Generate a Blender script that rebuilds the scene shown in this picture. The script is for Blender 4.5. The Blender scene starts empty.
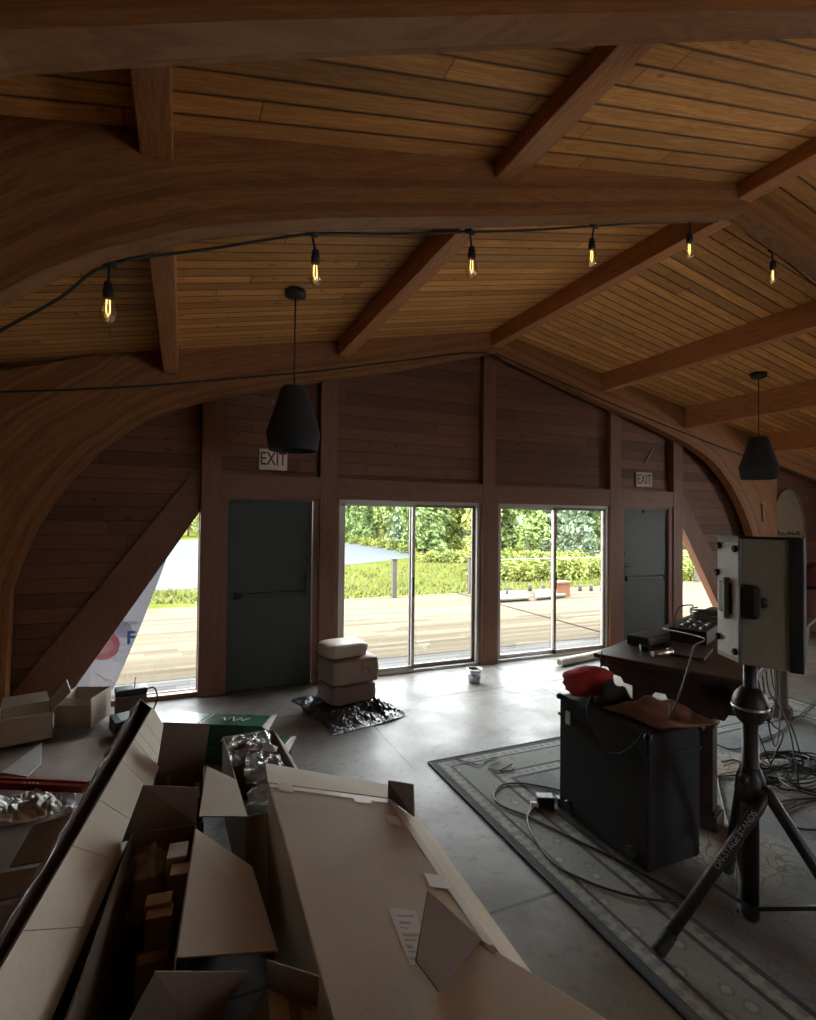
import bpy, bmesh, math, random
from mathutils import Vector, Matrix
random.seed(7)
S = bpy.context.scene
COL = S.collection
PI = math.pi

# ------------------------------------------------------------------ camera (calibrated on the end wall)
F_PX, YAW, PITCH, ROLL = 528.384, 0.40397, 0.01921, 0.01031
CAM = Vector((-3.6776, -5.8875, 1.8538))
fw = Vector((math.sin(YAW)*math.cos(PITCH), math.cos(YAW)*math.cos(PITCH), math.sin(PITCH)))
r0 = Vector((math.cos(YAW), -math.sin(YAW), 0)); u0 = r0.cross(fw)
rt = r0*math.cos(ROLL) + u0*math.sin(ROLL); up = u0*math.cos(ROLL) - r0*math.sin(ROLL)
cd = bpy.data.cameras.new('camera'); cam = bpy.data.objects.new('camera', cd); COL.objects.link(cam)
cd.sensor_fit = 'HORIZONTAL'; cd.sensor_width = 36; cd.lens = 36*F_PX/816
cd.clip_start = 0.05; cd.clip_end = 600
M3 = Matrix((rt, up, -fw)).transposed()
cam.matrix_world = Matrix.Translation(CAM) @ M3.to_4x4()
S.camera = cam

# ------------------------------------------------------------------ world, sun, daylight, exposure
S.view_settings.view_transform = 'Standard'; S.view_settings.look = 'None'
S.view_settings.gamma = 1; S.view_settings.use_curve_mapping = False
S.view_settings.exposure = 0.62
try:
    S.cycles.use_denoising = True; S.cycles.denoiser = 'OPENIMAGEDENOISE'
    S.cycles.max_bounces = 10; S.cycles.diffuse_bounces = 6; S.cycles.transparent_max_bounces = 16
    S.cycles.sample_clamp_indirect = 6; S.cycles.caustics_reflective = False; S.cycles.caustics_refractive = False
except Exception: pass
W = bpy.data.worlds.new('overcast_sky'); S.world = W; W.use_nodes = True
nt = W.node_tree; nt.nodes.clear()
tc = nt.nodes.new('ShaderNodeTexCoord'); sx = nt.nodes.new('ShaderNodeSeparateXYZ')
rp = nt.nodes.new('ShaderNodeValToRGB'); bg = nt.nodes.new('ShaderNodeBackground'); wo = nt.nodes.new('ShaderNodeOutputWorld')
nt.links.new(tc.outputs['Generated'], sx.inputs[0]); nt.links.new(sx.outputs['Z'], rp.inputs[0])
rp.color_ramp.elements[0].position = 0.0; rp.color_ramp.elements[0].color = (1.0, 0.99, 0.97, 1)
rp.color_ramp.elements[1].position = 0.8; rp.color_ramp.elements[1].color = (0.84, 0.92, 1.0, 1)
nt.links.new(rp.outputs[0], bg.inputs[0]); bg.inputs[1].default_value = 12.0
nt.links.new(bg.outputs[0], wo.inputs[0])
def light(name, kind, energy, color, loc, direction, **kw):
    l = bpy.data.lights.new(name, kind); l.energy = energy; l.color = color
    for k, v in kw.items(): setattr(l, k, v)
    o = bpy.data.objects.new(name, l); COL.objects.link(o); o.location = loc
    o.rotation_euler = Vector(direction).to_track_quat('-Z', 'Y').to_euler(); return o
light('sun', 'SUN', 9.0, (1.0, 0.95, 0.86), (0, 0, 20), (0.25, 0.22, -1), angle=math.radians(35))
# ------------------------------------------------------------------ helpers
def ray(px, py): return fw + rt*((px-408)/F_PX) + up*((510-py)/F_PX)
def at(px, py, z):                      # point of the photo at a known height
    d = ray(px, py); return CAM + d*((z-CAM.z)/d.z)
def aty(px, py, y):                     # point of the photo on a known wall plane
    d = ray(px, py); return CAM + d*((y-CAM.y)/d.y)

def tag(o, label=None, cat=None, group=None, kind=None):
    if label: o['label'] = label
    if cat: o['category'] = cat
    if group: o['group'] = group
    if kind: o['kind'] = kind
    return o
def empty(name, loc=(0, 0, 0), rz=0.0, label=None, cat=None, group=None):
    o = bpy.data.objects.new(name, None); COL.objects.link(o); o.location = loc; o.rotation_euler = (0, 0, rz)
    o.empty_display_size = 0.1
    return tag(o, label, cat, group)
def rotm(rx=0, ry=0, rz=0): return (Matrix.Rotation(rz, 3, 'Z') @ Matrix.Rotation(ry, 3, 'Y') @ Matrix.Rotation(rx, 3, 'X'))

class MB:
    def __init__(s): s.v = []; s.f = []; s.uv = None; s.smooth = []
    def add(s, vs, fs, smooth=False):
        b = len(s.v); s.v += [Vector(v) for v in vs]
        for f in fs: s.f.append(tuple(b+i for i in f)); s.smooth.append(smooth)
        return s
    def box(s, c, size, R=None):
        c = Vector(c); hx, hy, hz = (a/2 for a in size)
        vs = [Vector((x, y, z)) for x in (-hx, hx) for y in (-hy, hy) for z in (-hz, hz)]
        if R: vs = [R @ v for v in vs]
        return s.add([c+v for v in vs], [(0, 1, 3, 2), (4, 6, 7, 5), (0, 4, 5, 1), (2, 3, 7, 6), (0, 2, 6, 4), (1, 5, 7, 3)])
    def bx(s, x0, x1, y0, y1, z0, z1):
        return s.box(((x0+x1)/2, (y0+y1)/2, (z0+z1)/2), (abs(x1-x0), abs(y1-y0), abs(z1-z0)))
    def prism(s, poly, off):            # closed polygon (3-D points) extruded by vector off
        n = len(poly); p = [Vector(q) for q in poly]; off = Vector(off)
        return s.add(p+[q+off for q in p], [tuple(range(n))[::-1], tuple(range(n, 2*n))] + [(i, (i+1) % n, n+(i+1) % n, n+i) for i in range(n)])
    def quad(s, a, b, c, d, t=0.005):   # thin card with real thickness
        a, b, c, d = map(Vector, (a, b, c, d)); n = (b-a).cross(d-a).normalized()*t
        return s.prism([a, b, c, d], -n)
    def tube(s, pts, r, n=8, cap=True):
        pts = [Vector(p) for p in pts]; rs = r if isinstance(r, (list, tuple)) else [r]*len(pts)
        rings = []; prev = None
        for i, p in enumerate(pts):
            t = (pts[min(i+1, len(pts)-1)]-pts[max(i-1, 0)])
            if t.length < 1e-9: t = Vector((0, 0, 1))
            t.normalize()
            a = prev - t*prev.dot(t) if prev is not None else t.orthogonal()
            if a.length < 1e-6: a = t.orthogonal()
            a.normalize(); prev = a; b = t.cross(a)
            rings.append([p + (a*math.cos(2*PI*k/n)+b*math.sin(2*PI*k/n))*rs[i] for k in range(n)])
        base = len(s.v); s.v += [v for q in rings for v in q]
        for i in range(len(pts)-1):
            for k in range(n):
                s.f.append((base+i*n+k, base+i*n+(k+1) % n, base+(i+1)*n+(k+1) % n, base+(i+1)*n+k)); s.smooth.append(True)
        if cap:
            s.f.append(tuple(base+k for k in range(n))[::-1]); s.f.append(tuple(base+(len(pts)-1)*n+k for k in range(n))); s.smooth += [False, False]
        return s
    def lathe(s, prof, c=(0, 0, 0), n=24, R=None, smooth=True, ph=0.0):  # prof [(r,z)...]
        c = Vector(c); base = len(s.v)
        for r, z in prof:
            for k in range(n):
                v = Vector((r*math.cos(2*PI*k/n+ph), r*math.sin(2*PI*k/n+ph), z)); s.v.append(c+(R @ v if R else v))
        for i in range(len(prof)-1):
            for k in range(n):
                s.f.append((base+i*n+k, base+i*n+(k+1) % n, base+(i+1)*n+(k+1) % n, base+(i+1)*n+k)); s.smooth.append(smooth)
        if prof[0][0] > 1e-6: s.f.append(tuple(base+k for k in range(n))[::-1]); s.smooth.append(False)
        if prof[-1][0] > 1e-6: s.f.append(tuple(base+(len(prof)-1)*n+k for k in range(n))); s.smooth.append(False)
        return s
    def grid(s, fn, nu, nv, smooth=True):   # fn(u,v)->point
        base = len(s.v)
        for j in range(nv+1):
            for i in range(nu+1): s.v.append(Vector(fn(i/nu, j/nv)))
        for j in range(nv):
            for i in range(nu):
                a = base+j*(nu+1)+i; s.f.append((a, a+1, a+nu+2, a+nu+1)); s.smooth.append(smooth)
        return s
    def build(s, name, mat, parent=None, bevel=0.0, solid=0.0, sub=0, label=None, local=False, fix=True):
        me = bpy.data.meshes.new(name); me.from_pydata([tuple(v) for v in s.v], [], s.f); me.update()
        me.polygons.foreach_set('use_smooth', s.smooth)
        if fix:
            bm = bmesh.new(); bm.from_mesh(me); bmesh.ops.recalc_face_normals(bm, faces=bm.faces); bm.to_mesh(me); bm.free()
        if mat: me.materials.append(mat)
        o = bpy.data.objects.new(name, me); COL.objects.link(o)
        if parent:
            o.parent = parent
            if not local: o.matrix_parent_inverse = Matrix.Translation(-Vector(parent_world(parent))) if False else pinv(parent)
        if solid:
            m = o.modifiers.new('thickness', 'SOLIDIFY'); m.thickness = solid; m.offset = 0
        if sub:
            m = o.modifiers.new('smooth', 'SUBSURF'); m.levels = sub; m.render_levels = sub
        if bevel:
            m = o.modifiers.new('edge', 'BEVEL'); m.width = bevel; m.segments = 2; m.limit_method = 'ANGLE'
        if label: o['label'] = label
        return o
def wm(o):
    m = Matrix.LocRotScale(o.location, o.rotation_euler, o.scale)
    return (wm(o.parent) @ o.matrix_parent_inverse @ m) if o.parent else m
def pinv(p): return wm(p).inverted()
def kids(o): return [c for c in bpy.data.objects if c.parent == o]
def copy_tree(o, parent=None):
    c = o.copy(); COL.objects.link(c)
    if parent: c.parent = parent
    for ch in kids(o): copy_tree(ch, c)
    return c
def smooth_path(pts, k=6):              # Catmull-Rom
    P = [Vector(p) for p in pts]; out = []
    for i in range(len(P)-1):
        a, b, c, d = P[max(i-1, 0)], P[i], P[i+1], P[min(i+2, len(P)-1)]
        for j in range(k):
            t = j/k
            out.append(0.5*((2*b)+(c-a)*t+(2*a-5*b+4*c-d)*t*t+(3*b-a-3*c+d)*t**3))
    return out+[P[-1]]
def text_obj(name, txt, size, mat, M, parent=None, depth=0.001, bold=0.0, shear=0.0, sxy=(1, 1)):
    cu = bpy.data.curves.new(name, 'FONT'); cu.body = txt; cu.size = size; cu.extrude = depth; cu.offset = bold
    cu.align_x = 'CENTER'; cu.align_y = 'CENTER'; cu.shear = shear
    t = bpy.data.objects.new(name+'_tmp', cu); COL.objects.link(t)
    dg = bpy.context.evaluated_depsgraph_get(); dg.update()
    me = bpy.data.meshes.new_from_object(t.evaluated_get(dg)); bpy.data.objects.remove(t)
    me.materials.clear(); me.materials.append(mat)
    me.transform(Matrix.Diagonal((sxy[0], sxy[1], 1, 1))); me.transform(M)
    o = bpy.data.objects.new(name, me); COL.objects.link(o)
    if parent: o.parent = parent; o.matrix_parent_inverse = pinv(parent)
    return o

# ------------------------------------------------------------------ materials
MATS = {}
class NB:
    def __init__(s, name):
        s.m = bpy.data.materials.new(name); s.m.use_nodes = True; s.t = s.m.node_tree
        s.b = s.t.nodes['Principled BSDF']; s.o = s.t.nodes['Material Output']; MATS[name] = s.m
    def n(s, typ, **kw):
        x = s.t.nodes.new('ShaderNode'+typ)
        for k, v in kw.items():
            if k.startswith('i_'): x.inputs[k[2:].replace('_', ' ')].default_value = v
            else: setattr(x, k, v)
        return x
    def l(s, a, b): s.t.links.new(a, b)
    def math(s, op, a, b=None, c=None):
        x = s.n('Math', operation=op)
        for i, q in enumerate((a, b, c)):
            if q is None: continue
            if isinstance(q, (int, float)): x.inputs[i].default_value = q
            else: s.l(q, x.inputs[i])
        return x.outputs[0]
    def mix(s, fac, a, b, typ='MIX'):
        x = s.n('Mix', data_type='RGBA', blend_type=typ)
        for i, q in ((0, fac), (6, a), (7, b)):
            if isinstance(q, (int, float)): x.inputs[i].default_value = q
            elif isinstance(q, tuple): x.inputs[i].default_value = (*q, 1) if len(q) == 3 else q
            else: s.l(q, x.inputs[i])
        return x.outputs[2]
    def ramp(s, fac, stops):
        x = s.n('ValToRGB'); e = x.color_ramp.elements
        while len(e) < len(stops): e.new(0.5)
        for i, (p, c) in enumerate(stops): e[i].position = p; e[i].color = (*c, 1) if len(c) == 3 else c
        s.l(fac, x.inputs[0]); return x.outputs[0]
    def coord(s, scale=(1, 1, 1), kind='Object', rot=(0, 0, 0), loc=(0, 0, 0)):
        t = s.n('TexCoord'); mp = s.n('Mapping'); s.l(t.outputs[kind], mp.inputs[0])
        mp.inputs['Scale'].default_value = scale; mp.inputs['Rotation'].default_value = rot; mp.inputs['Location'].default_value = loc
        return mp.outputs[0]
    def noise(s, co, scale=5, detail=4, rough=0.55, dist=0.0):
        x = s.n('TexNoise'); s.l(co, x.inputs['Vector']); x.inputs['Scale'].default_value = scale
        x.inputs['Detail'].default_value = detail; x.inputs['Roughness'].default_value = rough; x.inputs['Distortion'].default_value = dist
        return x.outputs['Fac']
    def bump(s, h, strength=0.3, dist=0.01):
        x = s.n('Bump'); x.inputs['Strength'].default_value = strength; x.inputs['Distance'].default_value = dist
        s.l(h, x.inputs['Height']); s.l(x.outputs[0], s.b.inputs['Normal'])
    def set(s, col=None, rough=None, metal=None, spec=None):
        for k, v in (('Base Color', col), ('Roughness', rough), ('Metallic', metal), ('Specular IOR Level', spec)):
            if v is None: continue
            if isinstance(v, tuple): s.b.inputs[k].default_value = (*v, 1)
            elif isinstance(v, (int, float)): s.b.inputs[k].default_value = v
            else: s.l(v, s.b.inputs[k])
        return s.m
def plain(name, col, rough=0.6, metal=0.0, var=0.12, sc=6.0, bump=0.0, spec=0.4):
    b = NB(name); co = b.coord(); f = b.noise(co, sc, 4)
    c = b.mix(f, tuple(x*(1-var) for x in col), tuple(min(1, x*(1+var)) for x in col))
    b.set(c, rough, metal, spec)
    if bump: b.bump(b.noise(co, sc*5, 3), bump, 0.004)
    return b.m
def boards(name, across, along, pitch, dark, light_, groove=0.06, knots=True, rough=0.55, gdark=0.25, kind='Object', length=2.4, spec=0.3):
    """tongue-and-groove boards: 'across' axis carries the pitch, 'along' the grain."""
    b = NB(name); t = b.n('TexCoord'); sp = b.n('SeparateXYZ'); b.l(t.outputs[kind], sp.inputs[0])
    A = sp.outputs[across]; L = sp.outputs[along]
    q = b.math('DIVIDE', A, pitch); idx = b.math('FLOOR', q); fr = b.math('FRACT', q)
    wn = b.n('TexWhiteNoise', noise_dimensions='1D'); b.l(idx, wn.inputs['W'])
    sh = b.math('ADD', b.math('DIVIDE', L, length), b.math('MULTIPLY', wn.outputs['Value'], 7.3)); li = b.math('FLOOR', sh); lf = b.math('FRACT', sh)
    wn2 = b.n('TexWhiteNoise', noise_dimensions='2D'); cb = b.n('CombineXYZ'); b.l(idx, cb.inputs[0]); b.l(li, cb.inputs[1]); b.l(cb.outputs[0], wn2.inputs['Vector'])
    rv = wn2.outputs['Value']
    cv = b.n('CombineXYZ'); b.l(b.math('ADD', b.math('MULTIPLY', L, 1.1), b.math('MULTIPLY', rv, 37.0)), cv.inputs[0])
    b.l(b.math('MULTIPLY', A, 16.0), cv.inputs[1]); b.l(b.math('MULTIPLY', rv, 11.0), cv.inputs[2])
    g = b.noise(cv.outputs[0], 1.6, 5, 0.6, 1.2)
    rings = b.math('FRACT', b.math('MULTIPLY', g, 5.0)); rings = b.math('ABSOLUTE', b.math('SUBTRACT', rings, 0.5))
    c = b.mix(b.math('MULTIPLY_ADD', rings, 0.9, b.math('MULTIPLY', g, 0.5)), dark, light_)
    tone = b.math('MULTIPLY_ADD', rv, 0.55, 0.72)
    c = b.mix(1.0, c, b.ramp(b.math('MULTIPLY', tone, 0.75), [(0.0, (0, 0, 0)), (1.0, (1.33, 1.33, 1.33))]), 'MULTIPLY')
    if knots:
        kv = b.n('CombineXYZ'); b.l(b.math('ADD', L, b.math('MULTIPLY', rv, 5.0)), kv.inputs[0]); b.l(b.math('MULTIPLY', A, 1.6), kv.inputs[1])
        vo = b.n('TexVoronoi'); vo.inputs['Scale'].default_value = 3.8; b.l(kv.outputs[0], vo.inputs['Vector'])
        k = b.ramp(vo.outputs['Distance'], [(0.04, (1, 1, 1)), (0.13, (0, 0, 0))])
        c = b.mix(b.math('MULTIPLY', k, 0.75), c, tuple(x*0.25 for x in dark))
    e = b.math('MINIMUM', fr, b.math('SUBTRACT', 1.0, fr)); ge = b.ramp(e, [(0.0, (gdark,)*3), (groove, (1, 1, 1))])
    le = b.ramp(lf, [(0.0, (gdark*1.4,)*3), (0.004, (1, 1, 1))])
    c = b.mix(1.0, c, ge, 'MULTIPLY'); c = b.mix(1.0, c, le, 'MULTIPLY')
    b.set(c, rough, 0, spec); b.bump(ge, 0.5, 0.008)
    return b.m
def timber(name, dark, light_, kind='Object', axis=0, lam=0.0, rough=0.5, k=1.0):
    """one solid timber with grain along axis; lam draws glue-lam lines across the V of its UV."""
    b = NB(name); t = b.n('TexCoord'); sp = b.n('SeparateXYZ'); b.l(t.outputs[kind], sp.inputs[0])
    o = [0, 1, 2]; o.remove(axis)
    cv = b.n('CombineXYZ'); b.l(b.math('MULTIPLY', sp.outputs[axis], 0.7*k), cv.inputs[0])
    b.l(b.math('MULTIPLY', sp.outputs[o[0]], 9.0*k), cv.inputs[1]); b.l(b.math('MULTIPLY', sp.outputs[o[1]], 9.0*k), cv.inputs[2])
    if lam:
        li = b.math('FLOOR', b.math('DIVIDE', sp.outputs[1], lam)); wn = b.n('TexWhiteNoise', noise_dimensions='1D'); b.l(li, wn.inputs['W'])
        ad = b.n('VectorMath', operation='ADD'); cc = b.n('CombineXYZ'); b.l(b.math('MULTIPLY', wn.outputs['Value'], 50.0), cc.inputs[0]); b.l(cv.outputs[0], ad.inputs[0]); b.l(cc.outputs[0], ad.inputs[1]); vec = ad.outputs[0]
    else: vec = cv.outputs[0]
    g = b.noise(vec, 1.5, 5, 0.6, 1.5); rings = b.math('ABSOLUTE', b.math('SUBTRACT', b.math('FRACT', b.math('MULTIPLY', g, 6.0)), 0.5))
    c = b.mix(b.math('MULTIPLY_ADD', rings, 0.9, b.math('MULTIPLY', g, 0.5)), dark, light_)
    if lam:
        c = b.mix(1.0, c, b.ramp(b.math('MULTIPLY_ADD', wn.outputs['Value'], 0.35, 0.45), [(0, (0.25, 0.25, 0.25)), (1, (1.25, 1.25, 1.25))]), 'MULTIPLY')
        fr = b.math('FRACT', b.math('DIVIDE', sp.outputs[1], lam)); c = b.mix(1.0, c, b.ramp(fr, [(0.0, (0.75,)*3), (0.05, (1, 1, 1))]), 'MULTIPLY')
    b.set(c, rough, 0, 0.35); return b.m

M_deckboard = boards('pine_ceiling_boards', 1, 0, 0.125, (0.40, 0.148, 0.036), (0.84, 0.44, 0.145), groove=0.10, gdark=0.06)
M_siding = boards('brown_wall_boards', 2, 0, 0.14, (0.098, 0.039, 0.020), (0.172, 0.075, 0.040), groove=0.05, gdark=0.35)
M_arch = timber('laminated_arch_timber', (0.185, 0.064, 0.018), (0.365, 0.165, 0.056), 'UV', 0, lam=0.038)
M_purlin = timber('purlin_timber', (0.31, 0.105, 0.032), (0.62, 0.28, 0.11), 'Object', 1)
M_post = timber('post_timber', (0.118, 0.048, 0.026), (0.21, 0.098, 0.055), 'Object', 2)
M_rail = timber('header_timber', (0.118, 0.048, 0.026), (0.21, 0.098, 0.055), 'Object', 0)
M_steel = plain('dark_hanger_steel', (0.05, 0.04, 0.035), 0.5, 0.6)
M_alu = plain('pale_aluminium', (0.3720, 0.3600, 0.3360), 0.4, 0.5, 0.05)
M_door = plain('dark_teal_door_paint', (0.026, 0.033, 0.029), 0.5, 0, 0.1)
M_black = plain('black_plastic', (0.016, 0.016, 0.017), 0.45)
M_blackmat = plain('matte_black', (0.02, 0.02, 0.021), 0.8)
M_cable = plain('black_cable_rubber', (0.018, 0.017, 0.017), 0.55)
M_white = plain('white_plastic', (0.72, 0.70, 0.66), 0.5, 0, 0.04)
M_chrome = plain('worn_chrome', (0.6, 0.6, 0.6), 0.3, 1.0, 0.05)
b = NB('window_glass'); b.t.nodes.remove(b.b)
tr = b.n('BsdfTransparent'); gl = b.n('BsdfGlossy'); gl.inputs['Roughness'].default_value = 0.02; mx = b.n('MixShader'); mx.inputs[0].default_value = 0.06
tr.inputs[0].default_value = (0.97, 0.985, 0.98, 1)
b.l(tr.outputs[0], mx.inputs[1]); b.l(gl.outputs[0], mx.inputs[2]); b.l(mx.outputs[0], b.o.inputs[0]); M_glass = b.m
# polished, patched concrete with sawn joints
b = NB('sealed_concrete'); co = b.coord(); n1 = b.noise(co, 1.3, 6, 0.65, 0.6); n2 = b.noise(co, 14, 5, 0.7); n3 = b.noise(co, 0.55, 3, 0.5, 1.0)
c = b.ramp(n1, [(0.34, (0.07, 0.058, 0.048)), (0.5, (0.155, 0.142, 0.127)), (0.66, (0.205, 0.193, 0.178))])
c = b.mix(b.ramp(n3, [(0.52, (0, 0, 0)), (0.58, (0.75, 0.75, 0.75))]), c, (0.145, 0.122, 0.095))
c = b.mix(b.ramp(n2, [(0.54, (0, 0, 0)), (0.68, (0.7, 0.7, 0.7))]), c, (0.085, 0.075, 0.066))
sp = b.n('SeparateXYZ'); b.l(co, sp.inputs[0])
def joint(axis, pos, w=0.009):
    d = b.math('ABSOLUTE', b.math('SUBTRACT', sp.outputs[axis], pos)); return b.math('LESS_THAN', d, w)
j = joint(0, 0.03)
for a_, p_ in ((0, 2.2), (1, -3.72), (1, -.86)): j = b.math('MAXIMUM', j, joint(a_, p_))
j = b.math('MAXIMUM', j, b.math('MULTIPLY', joint(0, -2.06), b.math('GREATER_THAN', sp.outputs[1], -2.25)))
wob = b.noise(co, 30, 2); j = b.math('MULTIPLY', j, b.ramp(wob, [(0.3, (0.6,)*3), (0.5, (1, 1, 1))]))
c = b.mix(j, c, (0.035, 0.03, 0.025))
rg = b.ramp(b.noise(co, 3.0, 5, 0.6), [(0.3, (0.32,)*3), (0.75, (0.55,)*3)])
b.set(c, rg, 0, 0.12); b.bump(b.math('SUBTRACT', n2, b.math('MULTIPLY', j, 1.5)), 0.15, 0.004); M_concrete = b.m
M_decktan = boards('tan_deck_boards', 1, 0, 0.14, (0.074, 0.060, 0.042), (0.094, 0.078, 0.057), groove=0.05, knots=False, gdark=0.55, length=3.6, rough=0.95, spec=0.0)
M_deckgrey = boards('weathered_grey_deck_boards', 1, 0, 0.14, (0.072, 0.068, 0.065), (0.10, 0.096, 0.092), groove=0.10, knots=False, gdark=0.3, length=3.6, rough=0.95, spec=0.0)

# ------------------------------------------------------------------ the shell
def deckz(x): return 4.29 - 0.2*abs(x)
def struct(o, label=None, cat=None): o['kind'] = 'structure'; return tag(o, label, cat)
XO, YB = 8.0, -10.0
struct(MB().bx(-XO-0.2, XO+0.2, YB-0.2, 0.2, -0.12, 0.0).build('floor', M_concrete), 'grey sealed concrete floor with sawn joints and worn patches', 'floor')
m = MB()
for s in (-1, 1):
    m.prism([(0, YB-0.3, 4.29), (s*8.6, YB-0.3, deckz(8.6)), (s*8.6, YB-0.3, deckz(8.6)+0.09), (0, YB-0.3, 4.38)], (0, -YB+1.0, 0))
struct(m.build('ceiling', M_deckboard), 'knotty pine board ceiling sloping down both ways from the ridge', 'ceiling')
# far wall: boarded, set back behind the posts; openings for doors, sliders and the two triangular windows
Y0, Y1 = 0.10, 0.16
m = MB()
def wp(poly, y0=Y0, y1=Y1): m.prism([(x, y0, z) for x, z in poly], (0, y1-y0, 0))
for s in (-1, 1):
    wp([(0, 2.2), (s*3.40, 2.2), (s*3.40, deckz(3.4)), (0, 4.29)])
    wp([(s*3.40, 2.05), (s*3.50, 2.0), (s*3.64, 1.785), (s*8.1, 1.785), (s*8.1, deckz(8.1)), (s*3.40, deckz(3.4))])
    wp([(s*3.66, 1.785), (s*4.78, 0.0), (s*8.1, 0.0), (s*8.1, 1.785)])
struct(m.build('wall_far', M_siding), 'brown horizontal board end wall around the doors and windows', 'wall')
# side and back walls (mostly out of frame), with openings; the back one is added for fill light
m = MB(); m.bx(-8.1, -8.0, YB, 0.1, 0, deckz(8.1)); struct(m.build('wall_left', M_siding), 'brown boarded left side wall', 'wall')
m = MB(); m.bx(8.0, 8.1, YB, -6.2, 0, 2.67); m.bx(8.0, 8.1, -4.2, 0.1, 0, 2.67); m.bx(8.0, 8.1, -6.2, -4.2, 0, .6); m.bx(8.0, 8.1, -6.2, -4.2, 2.1, 2.67)
struct(m.build('wall_right', M_siding), 'brown boarded right side wall with a window opening', 'wall')
m = MB()
for s in (-1, 1): m.prism([(s*0.7, YB, 0), (s*8.1, YB, 0), (s*8.1, YB, deckz(8.1)), (s*0.7, YB, deckz(.7))], (0, -0.1, 0)); m.prism([(0, YB, 2.0), (s*0.7, YB, 2.0), (s*0.7, YB, deckz(.7)), (0, YB, 4.29)], (0, -0.1, 0))
m.bx(-.7, .7, YB-.1, YB, 0, 1.0)
struct(m.build('wall_back', M_siding), 'brown boarded back wall with an unseen opening added for fill light', 'wall')
# posts
for i, (x0, x1) in enumerate(((-3.50, -3.30), (-2.245, -2.045), (-0.11, 0.08), (2.03, 2.235), (3.30, 3.50))):
    zt = deckz((x0+x1)/2)-0.02 if i != 2 else 4.2
    struct(MB().bx(x0, x1, 0.0, Y0+0.02, 0, zt).build('post', M_post, bevel=0.006),
           ('square timber post beside the left triangular window', 'square timber post between left door and left slider', 'centre timber post under the ridge',
            'square timber post between right slider and right door', 'square timber post beside the right triangular window')[i], 'post')
# header rail above doors and sliders, one length between each pair of posts
for a, c_, lb in ((-3.30, -2.245, 'timber header over the left door'), (-2.045, -0.11, 'timber header over the left slider'), (0.08, 2.03, 'timber header over the right slider'), (2.235, 3.30, 'timber header over the right door')):
    struct(MB().bx(a, c_, 0.005, Y0+.03, 2.085, 2.33).build('header', M_rail, bevel=0.004), lb, 'header')
# jambs beside doors and sliders
k = 0
for a, c_ in ((-3.30, -3.225), (-2.31, -2.245), (-2.045, -2.012), (-0.142, -0.11), (0.08, 0.142), (2.012, 2.03), (2.235, 2.315), (3.222, 3.30)):
    k += 1
    struct(MB().bx(a, c_, 0.02, 0.14, 0, 2.085).build('trim_%d' % k, M_post, bevel=0.003), None, 'trim')
# sloping trim boards along the triangular windows, and the reveal of the opening
for s, lb in ((-1, 'left'), (1, 'right')):
    k += 1
    m = MB(); m.prism([(s*3.50, 0.07, 2.44), (s*3.50, 0.07, 1.93), (s*4.73, 0.07, 0.0), (s*5.25, 0.07, 0.0)], (0, 0.13, 0))
    struct(m.build('trim_%d' % k, M_post, bevel=0.004), 'sloping timber board above the %s triangular window' % lb, 'trim')
k += 1; struct(MB().bx(-4.76, -3.50, 0.04, 0.2, 0, 0.05).build('trim_%d' % k, M_rail), 'sill of the left triangular window', 'trim')
k += 1; struct(MB().bx(3.50, 4.76, 0.04, 0.2, 0, 0.05).build('trim_%d' % k, M_rail), 'sill of the right triangular window', 'trim')
# triangular windows
for i, s in ((1, -1), (2, 1)):
    w = MB().prism([(s*3.505, 0.155, 0.05), (s*4.70, 0.155, 0.05), (s*3.505, 0.155, 1.92)], (0, 0.006, 0)).build('window_%d' % i, M_glass)
    struct(w, 'triangular fixed window %s' % ('left of the left door' if s < 0 else 'right of the right door'), 'window')
    fm = MB(); a = Vector((s*3.505, 0.15, 0.05)); c_ = Vector((s*4.70, 0.15, 0.05)); d = Vector((s*3.505, 0.15, 1.92))
    for p, q in ((a, d), (a, c_)): fm.tube([p, q], 0.012, 4)
    fm.build('window_frame', M_alu, w)
# sliding doors
M_alu2 = plain('dark_bronze_aluminium', (0.16, 0.12, 0.10), 0.45, 0.3, 0.05)  # darker bronze tone for the frames of the fixed panels
def slider(n, x0, x1, label, openleft):
    root = empty('window_%d' % n, ((x0+x1)/2, 0.05, 0)); struct(root, label, 'sliding door')
    f = MB(); y0, y1 = 0.03, 0.13; zt = 2.085
    f.bx(x0, x1, y0, y1, 0.0, 0.035); f.bx(x0, x1, y0, y1, zt-0.035, zt); f.bx(x0, x0+0.035, y0, y1, 0, zt); f.bx(x1-0.035, x1, y0, y1, 0, zt)
    f.build('window_frame', M_alu, root, bevel=0.003)
    xm = (x0+x1)/2
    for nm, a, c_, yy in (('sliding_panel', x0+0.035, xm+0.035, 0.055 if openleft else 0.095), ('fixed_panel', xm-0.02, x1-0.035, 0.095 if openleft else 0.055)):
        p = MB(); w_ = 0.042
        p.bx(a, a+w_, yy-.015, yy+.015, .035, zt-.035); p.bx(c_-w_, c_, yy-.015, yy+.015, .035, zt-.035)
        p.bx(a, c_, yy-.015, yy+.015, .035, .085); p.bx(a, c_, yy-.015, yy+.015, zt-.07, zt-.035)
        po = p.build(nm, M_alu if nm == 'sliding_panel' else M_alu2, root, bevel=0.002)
        MB().bx(a+.03, c_-.03, yy-.003, yy+.003, .07, zt-.05).build('pane', M_glass, po)
    MB().bx(xm-0.005, xm+0.02, 0.02, 0.045, 0.92, 1.16).build('handle', M_black, root, bevel=0.005, label='black pull handle')
slider(3, -2.012, -0.142, 'left aluminium sliding glass door facing the lake', True)
slider(4, 0.142, 2.012, 'right aluminium sliding glass door facing the shrubs', False)
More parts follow.
